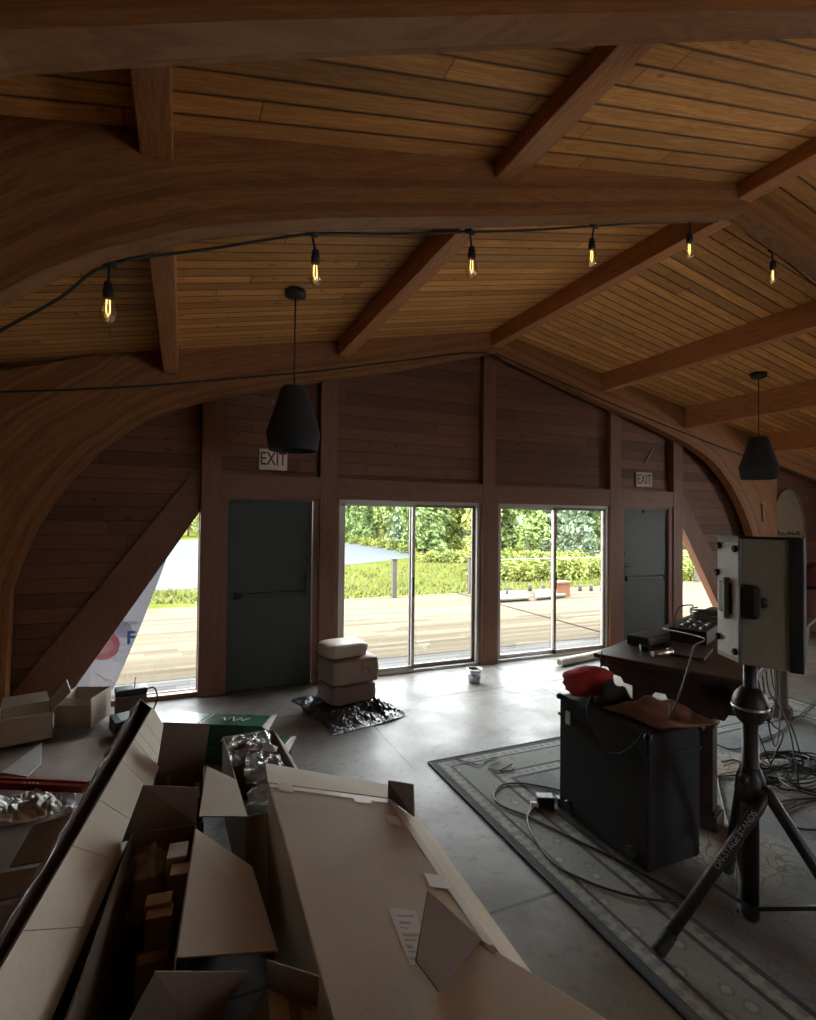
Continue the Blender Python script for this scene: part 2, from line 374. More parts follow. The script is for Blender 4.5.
# doors
def door(n, x0, x1, hinge_left, label):
    r = empty('door_%d' % n, ((x0+x1)/2, 0.06, 0)); struct(r, label, 'door')
    MB().bx(x0, x1, 0.06, 0.105, 0.01, 2.06).build('door_leaf', M_door, r, bevel=0.004)
    z = 1.02
    MB().bx(x0+.06, x1-.06, 0.02, 0.045, z-.03, z+.03).bx(x0+.06, x0+.14, 0.02, 0.062, z-.04, z+.04).bx(x1-.14, x1-.06, 0.02, 0.062, z-.04, z+.04).build('panic_bar', M_door, r, bevel=0.006, label='dark panic bar across the door')
    MB().bx(x0+.03 if hinge_left else x1-.50, x0+.50 if hinge_left else x1-.03, 0.035, 0.06, 2.0, 2.045).build('door_closer', M_door, r, bevel=0.004)
    hx = x1-.05 if hinge_left else x0+.05
    h = MB().bx(hx-.02, hx+.02, 0.045, 0.062, 1.36, 1.43).bx(hx-.025, hx+.025, .04, .062, 1.08, 1.26)
    h.tube([(hx, .04, 1.2), (hx, .0, 1.2), (hx-.10 if hinge_left else hx+.10, .0, 1.2)], 0.009, 8)
    h.build('door_handle', M_steel, r, bevel=0.003)
    return r
for s in (-1, 1):
    struct(MB().bx(s*3.225, s*2.31, 0.03, 0.15, 2.055, 2.09).build('trim_%d' % (k+10+s), M_rail), None, 'trim')
door(1, -3.222, -2.316, True, 'dark teal exit door left of the left slider')
door(2, 2.316, 3.222, False, 'dark teal exit door right of the right slider')
k += 1; struct(MB().bx(-3.32, -2.23, .03, .15, 0, .012).build('trim_%d' % k, M_steel), None, 'threshold')

# ------------------------------------------------------------------ arched frames
HALF = {'end': [(0, 4.02), (1.32, 3.64), (1.85, 3.50), (2.6, 3.32), (3.45, 3.07), (3.75, 2.95), (4.0, 2.82), (4.16, 2.71), (4.42, 2.47), (4.64, 2.2), (4.78, 1.98), (4.9, 1.75), (5.02, 1.42), (5.08, 1.2), (5.1, 0)],
        'mid': [(0, 4.09), (1, 3.84), (1.92, 3.60), (2.43, 3.475), (3.03, 3.325), (3.46, 3.20), (3.66, 3.13), (3.84, 3.045), (4.0, 2.965), (4.2, 2.84), (4.37, 2.70), (4.6, 2.44), (4.8, 2.15), (4.95, 1.84), (5.06, 1.5), (5.12, 1.2), (5.16, 0)],
        'near': [(0, 4.17), (1.3, 3.87), (2.16, 3.60), (2.81, 3.39), (3.55, 3.15), (4.11, 2.96), (4.37, 2.80), (4.6, 2.52), (4.8, 2.2), (4.95, 1.84), (5.06, 1.5), (5.12, 1.2), (5.16, 0)]}
def arch(kind, y0, y1, label, rot=0.0):
    pr = HALF[kind]; pts = []
    for (xa, za), (xb, zb) in zip(pr, pr[1:]):
        n = max(1, int((abs(xb-xa)+abs(zb-za))/0.12))
        pts += [(xa+(xb-xa)*i/n, za+(zb-za)*i/n) for i in range(n)]
    pts.append(pr[-1])
    def outer(x, z): 
        if x < 4.4: return (x + (0.10*min(1, x/3.0)), deckz(x+0.10*min(1, x/3.0))-0.002)
        t = min(1, (x-4.4)/0.72 + max(0, 1.2-z)*2)
        # fan out to the vertical outer edge
        zz = z + 0.0
        i = z
        return (5.55, min(deckz(5.55)-0.002, max(0, 1.2*z+0.05))) if z < 2.66 else (4.5+1.05*(x-4.4)/0.1*0.4 if x < 4.5 else 5.2, deckz(5.2)-.002)
    verts = []; faces = []; uvs = {}
    me = bpy.data.meshes.new('arch_beam'); bm = bmesh.new(); uvl = bm.loops.layers.uv.new('UVMap')
    for s in (-1, 1):
        # arc length
        L = [0.0]
        for (xa, za), (xb, zb) in zip(pts, pts[1:]): L.append(L[-1]+math.hypot(xb-xa, zb-za))
        ND = 5; rows = []
        for (x, z), l_ in zip(pts, L):
            ox, oz = outer(x, z); row = []
            d = math.hypot(ox-x, oz-z)
            for j in range(ND+1):
                t = j/ND; row.append(((s*(x+(ox-x)*t), z+(oz-z)*t), (l_*1.0+s*40, d*t)))
            rows.append(row)
        def quad(P, UV):
            vs = [bm.verts.new(p) for p in P]
            f = bm.faces.new(vs)
            for lp, uv in zip(f.loops, UV): lp[uvl].uv = uv
        for a, c_ in zip(rows, rows[1:]):
            for j in range(ND):
                q = [a[j], a[j+1], c_[j+1], c_[j]]
                for y in (y0, y1):
                    quad([(p[0][0], y, p[0][1]) for p in (q if (y == y0) == (s < 0) else q[::-1])], [p[1] for p in (q if (y == y0) == (s < 0) else q[::-1])])
            for j, vv in ((0, 0.0), (ND, 1.0)):
                q = [(a[j][0], y0, a[j][1][0]), (c_[j][0], y0, c_[j][1][0]), (c_[j][0], y1, c_[j][1][0]), (a[j][0], y1, a[j][1][0])]
                quad([(p[0][0], p[1], p[0][1]) for p in q], [(p[2], 7.003+(p[1]-y0)*0.25 + vv) for p in q])
        # rafter tail outside the leg
        T = [(5.3, deckz(5.3)-.002), (8.0, deckz(8.0)-.002), (8.0, deckz(8.0)-0.30), (5.3, deckz(5.3)-0.32)]
        for y in (y0, y1): quad([(s*p[0], y, p[1]) for p in T], [(p[0], deckz(p[0])-p[1]) for p in T])
        quad([(s*T[2][0], y0, T[2][1]), (s*T[3][0], y0, T[3][1]), (s*T[3][0], y1, T[3][1]), (s*T[2][0], y1, T[2][1])], [(8, 7), (5.3, 7), (5.3, 7.03), (8, 7.03)])
    bmesh.ops.remove_doubles(bm, verts=bm.verts, dist=1e-5); bmesh.ops.recalc_face_normals(bm, faces=bm.faces)
    bm.to_mesh(me); bm.free(); me.materials.append(M_arch)
    o = bpy.data.objects.new('arch_beam', me); COL.objects.link(o)
    if rot: o.rotation_euler = (0, 0, rot)
    return struct(o, label, 'arched beam')
arch('end', -0.14, 0.0, 'curved laminated timber arch against the far wall')
arch('mid', -3.39, -3.26, 'curved laminated timber arch crossing mid room above the string lights')
a3 = arch('near', -0.065, 0.065, 'nearest laminated timber arch across the top of the photo', -0.098)
a3.location = (0, -4.76, 0.0)
def y3(x): return -4.76 - 0.098*x        # centre line of the nearest arch
# purlins and ridge, one length per bay
def purlin(x0, x1, zb, y0, y1, label, plates=True):
    x = (x0+x1)/2; zt = max(deckz(x0), deckz(x1))
    o = MB().bx(x0, x1, y0, y1, zb, zt).build('purlin', M_purlin, bevel=0.006)
    struct(o, label, 'roof beam'); 
    for y in ((y0,) if plates else ()):
        h = MB().bx(x0-.006, x1+.006, y-(0 if y == y0 else .07), y+(.07 if y == y0 else 0), zb-.012, zb-.001).bx(x0-.012, x0-.002, y-(0 if y == y0 else .05), y+(.05 if y == y0 else 0), zb, zb+.2).bx(x1+.002, x1+.012, y-(0 if y == y0 else .05), y+(.05 if y == y0 else 0), zb, zb+.2)
        h.build('hanger', M_steel, o)
XS = [(-3.87, -3.74, 3.29, 3.40, 'far left'), (-2.10, -1.965, 3.69, 3.77, 'left of the ridge'), (-0.09, 0.04, 4.08, 4.16, 'ridge'), (1.72, 1.85, 3.70, 3.76, 'right of the ridge'), (3.36, 3.49, 3.30, 3.38, 'far right')]
for x0, x1, ze, zn, lb in XS:
    nm = ('ridge beam' if lb == 'ridge' else 'roof purlin %s' % lb)
    purlin(x0, x1, ze, -3.26, -0.14, 'timber %s in the bay by the far wall' % nm, False)
    purlin(x0, x1, zn, y3((x0+x1)/2)+.065, -3.39, 'timber %s in the bay nearer the camera' % nm)
    purlin(x0, x1, zn, YB, y3((x0+x1)/2)-.065, 'timber %s behind the nearest arch' % nm, False)
purlin(4.95, 5.08, 3.0, -3.26, -0.14, 'timber roof purlin above the right arch leg')

# ------------------------------------------------------------------ outdoors: deck, marsh, lake
struct(MB().bx(-14, 18, 0.95, 6.4, -0.17, -0.05).build('deck_floor', M_decktan), 'sunlit tan timber deck outside the doors', 'deck')
struct(MB().bx(-14, 18, 0.16, 0.95, -0.17, -0.055).build('deck_border', M_deckgrey), 'weathered grey deck boards along the building', 'deck')
struct(MB().bx(2.99, 3.05, .95, 6.4, -.051, -.045).build('deck_joint', plain('dark_gap', (.02, .017, .014), .95, spec=0.0)), 'dark joint running out across the deck', 'deck')
b = NB('marsh_grass'); co = b.coord(); n1 = b.noise(co, 0.25, 6, 0.6, 0.4); n2 = b.noise(co, 4.0, 5, 0.7)
c = b.ramp(n1, [(0.3, (0.036, 0.046, 0.009)), (0.5, (0.055, 0.058, 0.013)), (0.66, (0.068, 0.066, 0.020)), (0.75, (0.064, 0.046, 0.024))])
c = b.mix(b.ramp(n2, [(0.35, (0.0,)*3), (0.7, (0.6,)*3)]), c, (0.042, 0.052, 0.011)); b.set(c, 0.9, 0, 0.0); b.bump(n2, 0.6, 0.2); M_grass = b.m
struct(MB().bx(-200, 220, 6.3, 260, -1.7, -1.52).build('ground', M_grass), 'bright green marsh meadow beyond the deck', 'meadow')
b = NB('lake_water'); co = b.coord((1, 0.35, 1)); w_ = b.noise(co, 1.2, 4, 0.6); b.set((0.06, 0.066, 0.07), 0.5, 0, 0.0); b.bump(w_, 0.25, 0.05); M_lake = b.m
lk = [(-60, 20.5), (-3.3, 21.1), (2.9, 25.8), (7.7, 32.0), (12.8, 35.5), (16.4, 39), (19, 47), (20.7, 60), (20.2, 74), (14, 80), (-2, 81), (-60, 85)]
struct(MB().prism([(x, y, -1.50) for x, y in lk], (0, 0, -0.03)).build('lake', M_lake), 'calm pale grey lake beyond the meadow', 'lake')
from mathutils import noise as mnoise
def nz(p, sc=1.0, amp=1.0, seed=0.0): return mnoise.noise(Vector(p)*sc + Vector((seed, seed*1.7, seed*0.3)))*amp

# ------------------------------------------------------------------ more materials
def card(name, col, bump=0.25):
    b = NB(name); co = b.coord(); n1 = b.noise(co, 3.0, 5, 0.6); n2 = b.noise(co, 45, 3, 0.6)
    wv = b.n('TexWave', wave_type='BANDS', bands_direction='X'); b.l(co, wv.inputs[0]); wv.inputs['Scale'].default_value = 38; wv.inputs['Distortion'].default_value = 0.6
    c = b.mix(n1, tuple(x*0.84 for x in col), tuple(x*1.12 for x in col)); c = b.mix(b.ramp(n2, [(0.5, (0,)*3), (0.8, (0.35,)*3)]), c, tuple(x*0.7 for x in col))
    b.set(c, 0.75, 0, 0.25); b.bump(b.math('ADD', b.math('MULTIPLY', n1, 1.6), b.math('MULTIPLY', wv.outputs[0], 0.12)), bump, 0.006); return b.m
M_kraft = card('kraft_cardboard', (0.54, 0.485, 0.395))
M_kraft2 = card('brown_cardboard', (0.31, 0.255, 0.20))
M_kraftdark = card('dark_and_shaded_cardboard', (0.15, 0.112, 0.09))  # dark card; also puts shade into camera-facing flaps and carton insides
M_paper = card('brown_packing_paper', (0.235, 0.19, 0.16), 0.5)
M_tape = plain('white_packing_tape', (0.80, 0.78, 0.74), 0.35, 0, 0.03)
M_label = plain('paper_label', (0.62, 0.60, 0.60), 0.6, 0, 0.04)
M_ink = plain('dark_print', (0.05, 0.045, 0.04), 0.7)
M_inkgrey = plain('grey_print', (0.40, 0.39, 0.40), 0.7)
M_green = plain('glossy_green_carton', (0.035, 0.11, 0.075), 0.25, 0, 0.2, spec=0.6)
M_silver = plain('silver_printed_card', (0.42, 0.47, 0.46), 0.25, 0.1, 0.1)
M_redmetal = plain('red_painted_metal', (0.22, 0.022, 0.018), 0.35, 0, 0.2)
M_grey_ply = plain('grey_polythene', (0.38, 0.37, 0.35), 0.4, 0, 0.1)
def clear(name, fac, tint=(0.9, 0.92, 0.92), rough=0.12, white=0.0):
    b = NB(name); b.t.nodes.remove(b.b); co = b.coord()
    tr = b.n('BsdfTransparent'); tr.inputs[0].default_value = (*tint, 1); gl = b.n('BsdfGlossy'); gl.inputs['Roughness'].default_value = rough
    df = b.n('BsdfDiffuse'); df.inputs[0].default_value = (0.75, 0.76, 0.76, 1)
    m1 = b.n('MixShader'); m1.inputs[0].default_value = fac; b.l(tr.outputs[0], m1.inputs[1]); b.l(gl.outputs[0], m1.inputs[2])
    m2 = b.n('MixShader'); m2.inputs[0].default_value = white; b.l(m1.outputs[0], m2.inputs[1]); b.l(df.outputs[0], m2.inputs[2])
    bp = b.n('Bump'); bp.inputs['Strength'].default_value = 0.6; bp.inputs['Distance'].default_value = 0.01
    b.l(b.noise(co, 28, 4), bp.inputs['Height']); b.l(bp.outputs[0], gl.inputs['Normal']); b.l(m2.outputs[0], b.o.inputs[0]); return b.m
M_clear = clear('clear_plastic_film', 0.25, white=0.10)
M_shine = clear('glint_whitened_film', 0.6, rough=0.25, white=0.45)  # white share stands in for the highlights along the film edge
M_bubble = clear('white_bubble_film', 0.4, rough=0.3, white=0.55)
M_bulbglass = clear('clear_bulb_glass', 0.25, (1.0, 0.88, 0.6), 0.05, .03)
b = NB('warm_filament'); b.set((0.9, 0.6, 0.25), 0.4); b.b.inputs['Emission Color'].default_value = (1.0, 0.72, 0.32, 1); b.b.inputs['Emission Strength'].default_value = 2.2; M_fil = b.m
b = NB('shiny_black_polythene'); co = b.coord(); b.set((0.035, 0.035, 0.038), 0.22, 0, 0.7); b.bump(b.noise(co, 18, 5, 0.6), 0.7, 0.02); M_blackfilm = b.m
M_cab = plain('grey_green_cabinet_paint', (0.30, 0.305, 0.245), 0.5, 0, 0.12, 9)
M_darkwood = timber('dark_stained_carved_wood', (0.035, 0.022, 0.017), (0.075, 0.05, 0.038), rough=0.4)
M_carpetcase = plain('black_carpet_covering', (0.017, 0.018, 0.020), 0.9, 0, 0.25, 60, 0.4)
M_redcloth = plain('red_cloth', (0.42, 0.04, 0.045), 0.85, 0, 0.2, 12, 0.3)
M_tancloth = plain('tan_brown_cloth', (0.19, 0.105, 0.075), 0.85, 0, 0.25, 14, 0.3)
M_maroon = plain('maroon_fabric', (0.10, 0.02, 0.028), 0.85, 0, 0.2)
M_orange = plain('terracotta_planter', (0.1300, 0.0450, 0.0175), 0.7)
M_oval = timber('pale_weathered_wood', (0.16, 0.115, 0.07), (0.25, 0.19, 0.12))

# rug: border bands, scrolling motifs, slate field
def rug_mat(x0, x1, y0, y1):
    b = NB('oriental_rug_pile'); co = b.coord(); sp = b.n('SeparateXYZ'); b.l(co, sp.inputs[0]); X, Y = sp.outputs[0], sp.outputs[1]
    dx = b.math('MINIMUM', b.math('SUBTRACT', X, x0), b.math('SUBTRACT', x1, X)); dy = b.math('MINIMUM', b.math('SUBTRACT', Y, y0), b.math('SUBTRACT', y1, Y))
    d = b.math('MINIMUM', dx, dy)
    v1 = b.n('TexVoronoi'); v1.inputs['Scale'].default_value = 9.0; b.l(co, v1.inputs['Vector']); v1.inputs['Randomness'].default_value = 0.55
    v2 = b.n('TexVoronoi', feature='DISTANCE_TO_EDGE'); v2.inputs['Scale'].default_value = 6.5; v2.inputs['Randomness'].default_value = 0.75
    wq = b.n('VectorMath', operation='ADD'); nz_ = b.n('TexNoise'); nz_.inputs['Scale'].default_value = 3.2; nz_.inputs['Detail'].default_value = 3; b.l(co, nz_.inputs['Vector'])
    sc = b.n('VectorMath', operation='SCALE'); sc.inputs['Scale'].default_value = 0.55; b.l(nz_.outputs['Color'], sc.inputs[0]); b.l(co, wq.inputs[0]); b.l(sc.outputs[0], wq.inputs[1]); b.l(wq.outputs[0], v2.inputs['Vector'])
    beige, slate, dark = (0.33, 0.32, 0.27), (0.15, 0.17, 0.18), (0.07, 0.075, 0.082)
    vine = b.ramp(v2.outputs['Distance'], [(0.02, (1, 1, 1)), (0.06, (0, 0, 0))])
    flower = b.ramp(v1.outputs['Distance'], [(0.10, (1, 1, 1)), (0.16, (0, 0, 0)), (0.22, (0.8, 0.8, 0.8)), (0.30, (0, 0, 0))])
    field = b.mix(vine, beige, slate); field = b.mix(b.math('MULTIPLY', flower, 0.8), field, (0.17, 0.19, 0.195))
    big = b.noise(co, 0.8, 2, 0.5); field = b.mix(b.ramp(big, [(0.44, (0,)*3), (0.52, (0.8,)*3)]), field, slate)
    bord = b.mix(b.ramp(v1.outputs['Distance'], [(0.16, (1, 1, 1)), (0.24, (0.1,)*3), (0.36, (0.5,)*3)]), slate, beige)
    v3 = b.n('TexVoronoi'); v3.inputs['Scale'].default_value = 16; v3.inputs['Randomness'].default_value = 0.4; b.l(co, v3.inputs['Vector']); gu = b.mix(b.ramp(v3.outputs['Distance'], [(0.25, (0.2,)*3), (0.5, (0.9,)*3)]), slate, beige)
    def band(c, lo, hi, col):
        f = b.math('MULTIPLY', b.math('GREATER_THAN', d, lo), b.math('LESS_THAN', d, hi)); return b.mix(f, c, col)
    c = field
    c = band(c, 0.44, 0.47, dark); c = band(c, 0.37, 0.44, gu); c = band(c, 0.345, 0.37, dark); c = band(c, 0.14, 0.345, bord); c = band(c, 0.12, 0.14, dark); c = band(c, 0.05, 0.12, gu); c = band(c, -1, 0.05, dark)
    wear = b.noise(co, 2.2, 5, 0.7); c = b.mix(b.ramp(wear, [(0.45, (0,)*3), (0.75, (0.4,)*3)]), c, (0.19, 0.185, 0.17))
    fine = b.noise(co, 220, 2); c = b.mix(1.0, c, b.ramp(fine, [(0.3, (0.75,)*3), (0.7, (1.15,)*3)]), 'MULTIPLY')
    b.set(c, 0.95, 0, 0.1); b.bump(fine, 0.5, 0.003); return b.m

# ------------------------------------------------------------------ ceiling lamps, string lights, wall bits
def pendant(x, y, label):
    zc = deckz(x)-0.005; r = empty('pendant_lamp', (x, y, zc), 0, label, 'pendant lamp', 'black pendant lamps')
    MB().lathe([(0.0, 0.0), (0.085, -0.004), (0.085, -0.05), (0.06, -0.062), (0.0, -0.066)][::-1], (x, y, zc), 20).build('canopy', M_black, r)
    MB().tube([(x, y, zc-.06), (x, y, 2.93)], 0.006, 6).build('cord', M_cable, r)
    prof = [(0.0, 2.925), (0.085, 2.925), (0.105, 2.90), (0.135, 2.80), (0.18, 2.66), (0.214, 2.56), (0.214, 2.53), (0.192, 2.405), (0.180, 2.405), (0.20, 2.53), (0.165, 2.66), (0.0, 2.87)]
    MB().lathe(prof, (x, y, 0), 28).build('lamp_shade', M_blackmat, r)
    MB().lathe([(0.0, 2.72), (0.03, 2.68), (0.035, 2.62), (0.0, 2.56)], (x, y, 0), 12).build('bulb', M_white, r)
pendant(-2.86, -1.60, 'black pendant lamp hanging in front of the left exit sign')
pendant(2.86, -1.60, 'black pendant lamp hanging in front of the right arch leg')

YS = -3.232
roots = [aty(*p, YS) for p in ((110, 264), (312, 234), (470, 232), (594, 226), (691, 222), (772, 251))]
r = empty('string_lights', roots[1], 0, 'string of clear bulbs on black cord under the middle arch', 'string lights')
path = [aty(0, 331, YS), aty(60, 298, YS)] + [roots[0], aty(210, 249, YS), roots[1], aty(390, 234, YS), roots[2], aty(535, 230, YS), roots[3], aty(640, 223.5, YS), roots[4], aty(733, 222, YS), aty(750, 236, YS), roots[5], aty(794, 268, YS), aty(816, 286, YS)]
path = [path[0]+(path[0]-path[1])*3] + path + [path[-1]+(path[-1]-path[-2])*1.5]
MB().tube(smooth_path(path, 5), 0.007, 6).build('cord', M_cable, r)
for q in roots:
    lean = Vector((random.uniform(-.02, .035), random.uniform(-.02, .02), 0)); a = q; bb = q+lean+Vector((0, 0, -.10))
    so = MB().tube([a+Vector((-.03, 0, 0)), a, a+Vector((.03, 0, 0))], 0.014, 8).tube([a+Vector((0, 0, .03)), a, bb], 0.007, 6).lathe([(0.0, .012), (.018, .01), (.023, -.03), (.022, -.055), (0, -.056)][::-1], bb, 14).build('socket', M_black, r)
    cb = bb+Vector((0, 0, -.056))
    bu = MB().lathe([(0.014, 0), (.018, -.012), (.031, -.045), (.036, -.068), (.030, -.096), (.012, -.114), (0, -.116)], cb, 16).build('bulb', M_bulbglass, so)
    MB().tube([cb+Vector((-.006, 0, -.01)), cb+Vector((-.008, 0, -.06)), cb+Vector((0, 0, -.085)), cb+Vector((.008, 0, -.06)), cb+Vector((.006, 0, -.01))], 0.0028, 5).build('filament', M_fil, so)
yc = -0.152
cb = [aty(p[0], p[1], yc) for p in ((0, 392), (90, 389), (170, 384), (250, 377), (320, 371), (400, 361), (485, 353), (540, 373), (606, 401), (680, 431), (745, 456), (816, 481))]
cb = [cb[0]+(cb[0]-cb[1])*1.5]+cb
tag(MB().tube(smooth_path(cb, 4), 0.011, 6).build('cable', M_cable), 'long dark cable strung along the arch against the far wall', 'cable')
lp = [aty(p[0], p[1], -0.178) for p in ((186, 374), (188, 365), (200, 361), (220, 362), (235, 368), (237, 376), (236, 385), (226, 387), (213, 384), (200, 381))]
tag(MB().tube(smooth_path(lp, 5), 0.004, 5).build('wire_loop', plain('dull_brass_wire', (.20, .14, .08), .5, .3)), 'thin loop of wire hanging on the far arch above the left door', 'wire')

def exit_sign(x0, x1, z0, z1, label, dim):
    r = empty('exit_sign', ((x0+x1)/2, Y0-.01, (z0+z1)/2), 0, label, 'exit sign')
    MB().bx(x0, x1, Y0-.03, Y0-.002, z0, z1).build('sign_plate', plain('sign_face_%d' % dim, ((.62, .52, .46), (.40, .30, .25))[dim], .5), r, bevel=.004)
    Mx = Matrix.Translation(((x0+x1)/2, Y0-.031, (z0+z1)/2)) @ Matrix.Rotation(PI/2, 4, 'X')
    text_obj('lettering', 'EXIT', 0.195, plain('sign_letters_%d' % dim, (.09, .035, .025), .6), Mx, r, 0.001, 0.002, sxy=(0.72, 1.05))
exit_sign(-2.91, -2.605, 2.395, 2.625, 'pale exit sign on the wall above the left door', 0)
exit_sign(2.60, 2.93, 2.395, 2.615, 'dim exit sign on the wall above the right door', 1)
p = aty(274, 403, Y0-.005)
o = MB().lathe([(0, .02), (.03, .018), (.042, .006), (.045, 0), (.02, 0)], p, 16, rotm(PI/2)).build('wooden_roundel', plain('brass_brown', (.22, .12, .06), .5)); tag(o, 'small round knob on the boards beside the left pendant lamp', 'roundel')
a, c_ = aty(645, 463, .085), aty(653, 448, .085)
tag(MB().tube([a, c_], .012, 6).build('wooden_stick', plain('pale_stick', (.42, .28, .18), .7)), 'short pale stick fixed slanting above the right exit sign', 'stick')
a, c_ = aty(763, 504, -.16), aty(763.5, 522, -.16)
tag(MB().tube([a+Vector((-.06, 0, 0)), a+Vector((.06, 0, 0))], .012, 6).tube([a, c_], .014, 6).build('wall_hook', plain('pinkish_metal', (.42, .25, .2), .5)), 'small T shaped hook on the right arch leg', 'hook')
p = CAM + ray(238, 16)*1.02
# metal bracket on the camera side of the nearest arch
xb = -3.53; zb_ = 3.27
tag(MB().bx(xb-.03, xb+.03, y3(xb)-.10, y3(xb)-.066, zb_-.02, zb_+.025).lathe([(.016, .01), (.016, -.03), (.0, -.032)][::-1], (xb, y3(xb)-.085, zb_-.02), 10).build('sprinkler_head', M_steel), 'small dark metal fitting on the nearest arch', 'fitting')
# oval board and things by the right end of the far wall
r = empty('oval_board', (6.16, 0.06, 1.72), 0, 'tall pale oval wooden board on the wall right of the arch leg', 'board')
m = MB(); N = 40; ring = [(6.16+.46*math.cos(2*PI*i/N), 1.70+.76*math.sin(2*PI*i/N)) for i in range(N)]
m.prism([(x, 0.05, z) for x, z in ring], (0, .04, 0)); m.build('board_face', M_oval, r)
MB().tube([(x, .045, z) for x, z in ring+ring[:1]], .018, 6).build('rim', M_oval, r)
m = MB(); zz = 1.66
for i in range(7):
    x = 5.86+i*.09; m.tube(smooth_path([(x, .044, zz), (x+.03, .044, zz+.07-.02*(i % 3)), (x+.055, .044, zz+.01), (x+.09, .044, zz+.02*(i % 2))], 4), .007, 5)
m.build('lettering', M_ink, r)
r = empty('low_cabinet', (6.75, -.35, 0), 0, 'low brown wooden cabinet against the far wall behind the speaker', 'cabinet')
MB().bx(6.05, 7.4, -.62, .04, .06, .72).build('body', M_post, r, bevel=.01); MB().bx(6.02, 7.43, -.66, .05, .72, .76).build('top', M_post, r, bevel=.008); MB().bx(6.1, 7.35, -.58, 0, 0, .06).build('plinth', M_darkwood, r)
for x in (6.07, 6.74): 
    d = MB().bx(x, x+.64, -.645, -.622, .1, .68).build('door', M_rail, r, bevel=.006); MB().lathe([(.014, .02), (.01, 0)], (x+(.58 if x < 6.5 else .06), -.66, .4), 10, rotm(PI/2)).build('knob', M_steel, d)
def blob(fn_r, c, rx, ry, rz_, nu=24, nv=14, seed=0.0, amp=.12, p=3.0, flat=True):
    m = MB()
    def f(u, v):
        th = 2*PI*u; ph = -PI/2+PI*v; ct, st, cp, sp_ = math.cos(th), math.sin(th), math.cos(ph), math.sin(ph)
        e = 2/p; sg = lambda q: math.copysign(abs(q)**e, q)
        x, y, z = sg(cp)*sg(ct) if False else math.copysign(abs(cp)**e, cp)*sg(ct), math.copysign(abs(cp)**e, cp)*sg(st), sg(sp_)
        k = 1+nz((x, y, z), 2.2, amp, seed)+nz((x, y, z), 5.5, amp*.5, seed+9)
        zz = z*k
        if flat and zz < -0.92: zz = -0.92
        return (c[0]+rx*x*k, c[1]+ry*y*k, c[2]+rz_*zz)
    m.grid(f, nu, nv); return m
tag(blob(None, (6.45, -.3, .97), .42, .24, .22, seed=3).build('duffel_bag', M_maroon), 'maroon fabric bag on top of the low cabinet', 'bag')

# ------------------------------------------------------------------ bags, tub and roll by the sliding doors
def film(c, a, bvec, nu, nv, h, seed, fall=True):
    m = MB()
    def f(u, v):
        p = Vector(c)+Vector(a)*(u-.5)+Vector(bvec)*(v-.5)
        e = min(u, 1-u, v, 1-v); k = min(1, e*5)
        p += Vector((nz(p, 3, .08, seed), nz(p, 3, .08, seed+5), 0))
        hh = abs(nz(p, 5, 1, seed+2))+.5*abs(nz(p, 13, 1, seed+4))+.35*abs(nz(p, 29, 1, seed+6)); 
        if math.hypot((p.x+2.12)/.32, (p.y+.72)/.27) < 1.0: hh = min(hh, .45)
        elif p.x > -1.92 and h < .12 and p.y < 0 and p.x < -1.3: hh = hh*1.7+.25*k
        return (p.x, p.y, .004+h*hh*(k*.9+.1))
    return m.grid(f, nu, nv, False)
m = film((-2.14, -.84, 0), (.80, .16, 0), (-.12, 1.0, 0), 54, 54, .11, 4)
o = m.build('plastic_sheet', M_blackfilm, fix=False); tag(o, 'crumpled shiny black plastic sheet under the stacked sacks', 'plastic sheet')
def sack(c, rx, ry, rz_, rz, mat, label, seed, p=4.0):
    m = blob(None, (0, 0, 0), rx, ry, rz_, 30, 16, seed, .07, p)
    R = rotm(0, 0, rz); m.v = [R @ v + Vector(c) for v in m.v]; r = empty('packing_sack', (c[0], c[1], c[2]-rz_*.92), 0, label, 'sack', 'stack of sacks by the left slider')
    m.build('sack_body', mat, r)
    return r
M_sack1 = plain('brown_paper_sack', (.26, .19, .15), .7, 0, .15, 8, .5); M_sack2 = plain('pale_wrapped_sack', (.42, .34, .27), .45, 0, .12, 8, .4); M_sack3 = plain('dusky_sack', (.20, .14, .125), .7, 0, .15, 8, .4)
z0 = .0
sack((-2.12, -.72, .145), .25, .20, .092, .18, M_sack3, 'dusky brown sack at the bottom of the stack', 2, 8)
r = sack((-2.11, -.72, .365), .255, .20, .128, .16, M_sack1, 'brown paper sack with a printed panel in the middle of the stack', 5, 10)
R = rotm(0, 0, .16); c0 = Vector((-2.11, -.72, .365))
m = MB()
for (x0, x1, za, zb) in ((.05, .20, .035, .09), (.05, .10, -.01, .02), (.13, .20, -.01, .02)): m.prism([c0+R @ Vector((x, -.212, z)) for x, z in ((x0, za), (x1, za), (x1, zb), (x0, zb))], R @ Vector((0, .02, 0)))
m.build('printed_panel', M_kraft2, r)
sack((-2.17, -.72, .562), .225, .175, .076, .2, M_sack2, 'pale plastic wrapped sack on top of the stack', 8, 4.5)
r = empty('plastic_tub', (-.57, -.60, 0), 0, 'small clear tub of dark screws with white rim by the centre post', 'tub')
M_tub = clear('clear_tub', .15, (.85, .9, .95), .1, .18)
MB().lathe([(.066, 0), (.085, .16), (.08, .16), (.062, .006), (0, .006)], (-.57, -.60, 0), 20, smooth=True).build('tub_body', M_tub, r)
MB().lathe([(.09, .15), (.093, .165), (.083, .168), (.08, .15)], (-.57, -.60, 0), 20).build('rim', M_white, r)
MB().lathe([(0, .008), (.06, .008), (.066, .085), (.03, .10), (0, .09)], (-.57, -.60, 0), 16).build('contents', plain('dark_blue_grey_bits', (.06, .07, .09), .6, .2, .5, 90), r)
p0, p1 = Vector((.80, -.40, .052)), Vector((2.15, -.15, .052)); d = (p1-p0).normalized()
r = empty('cardboard_tube', p0, 0, 'pale cardboard tube lying in front of the right slider', 'tube')
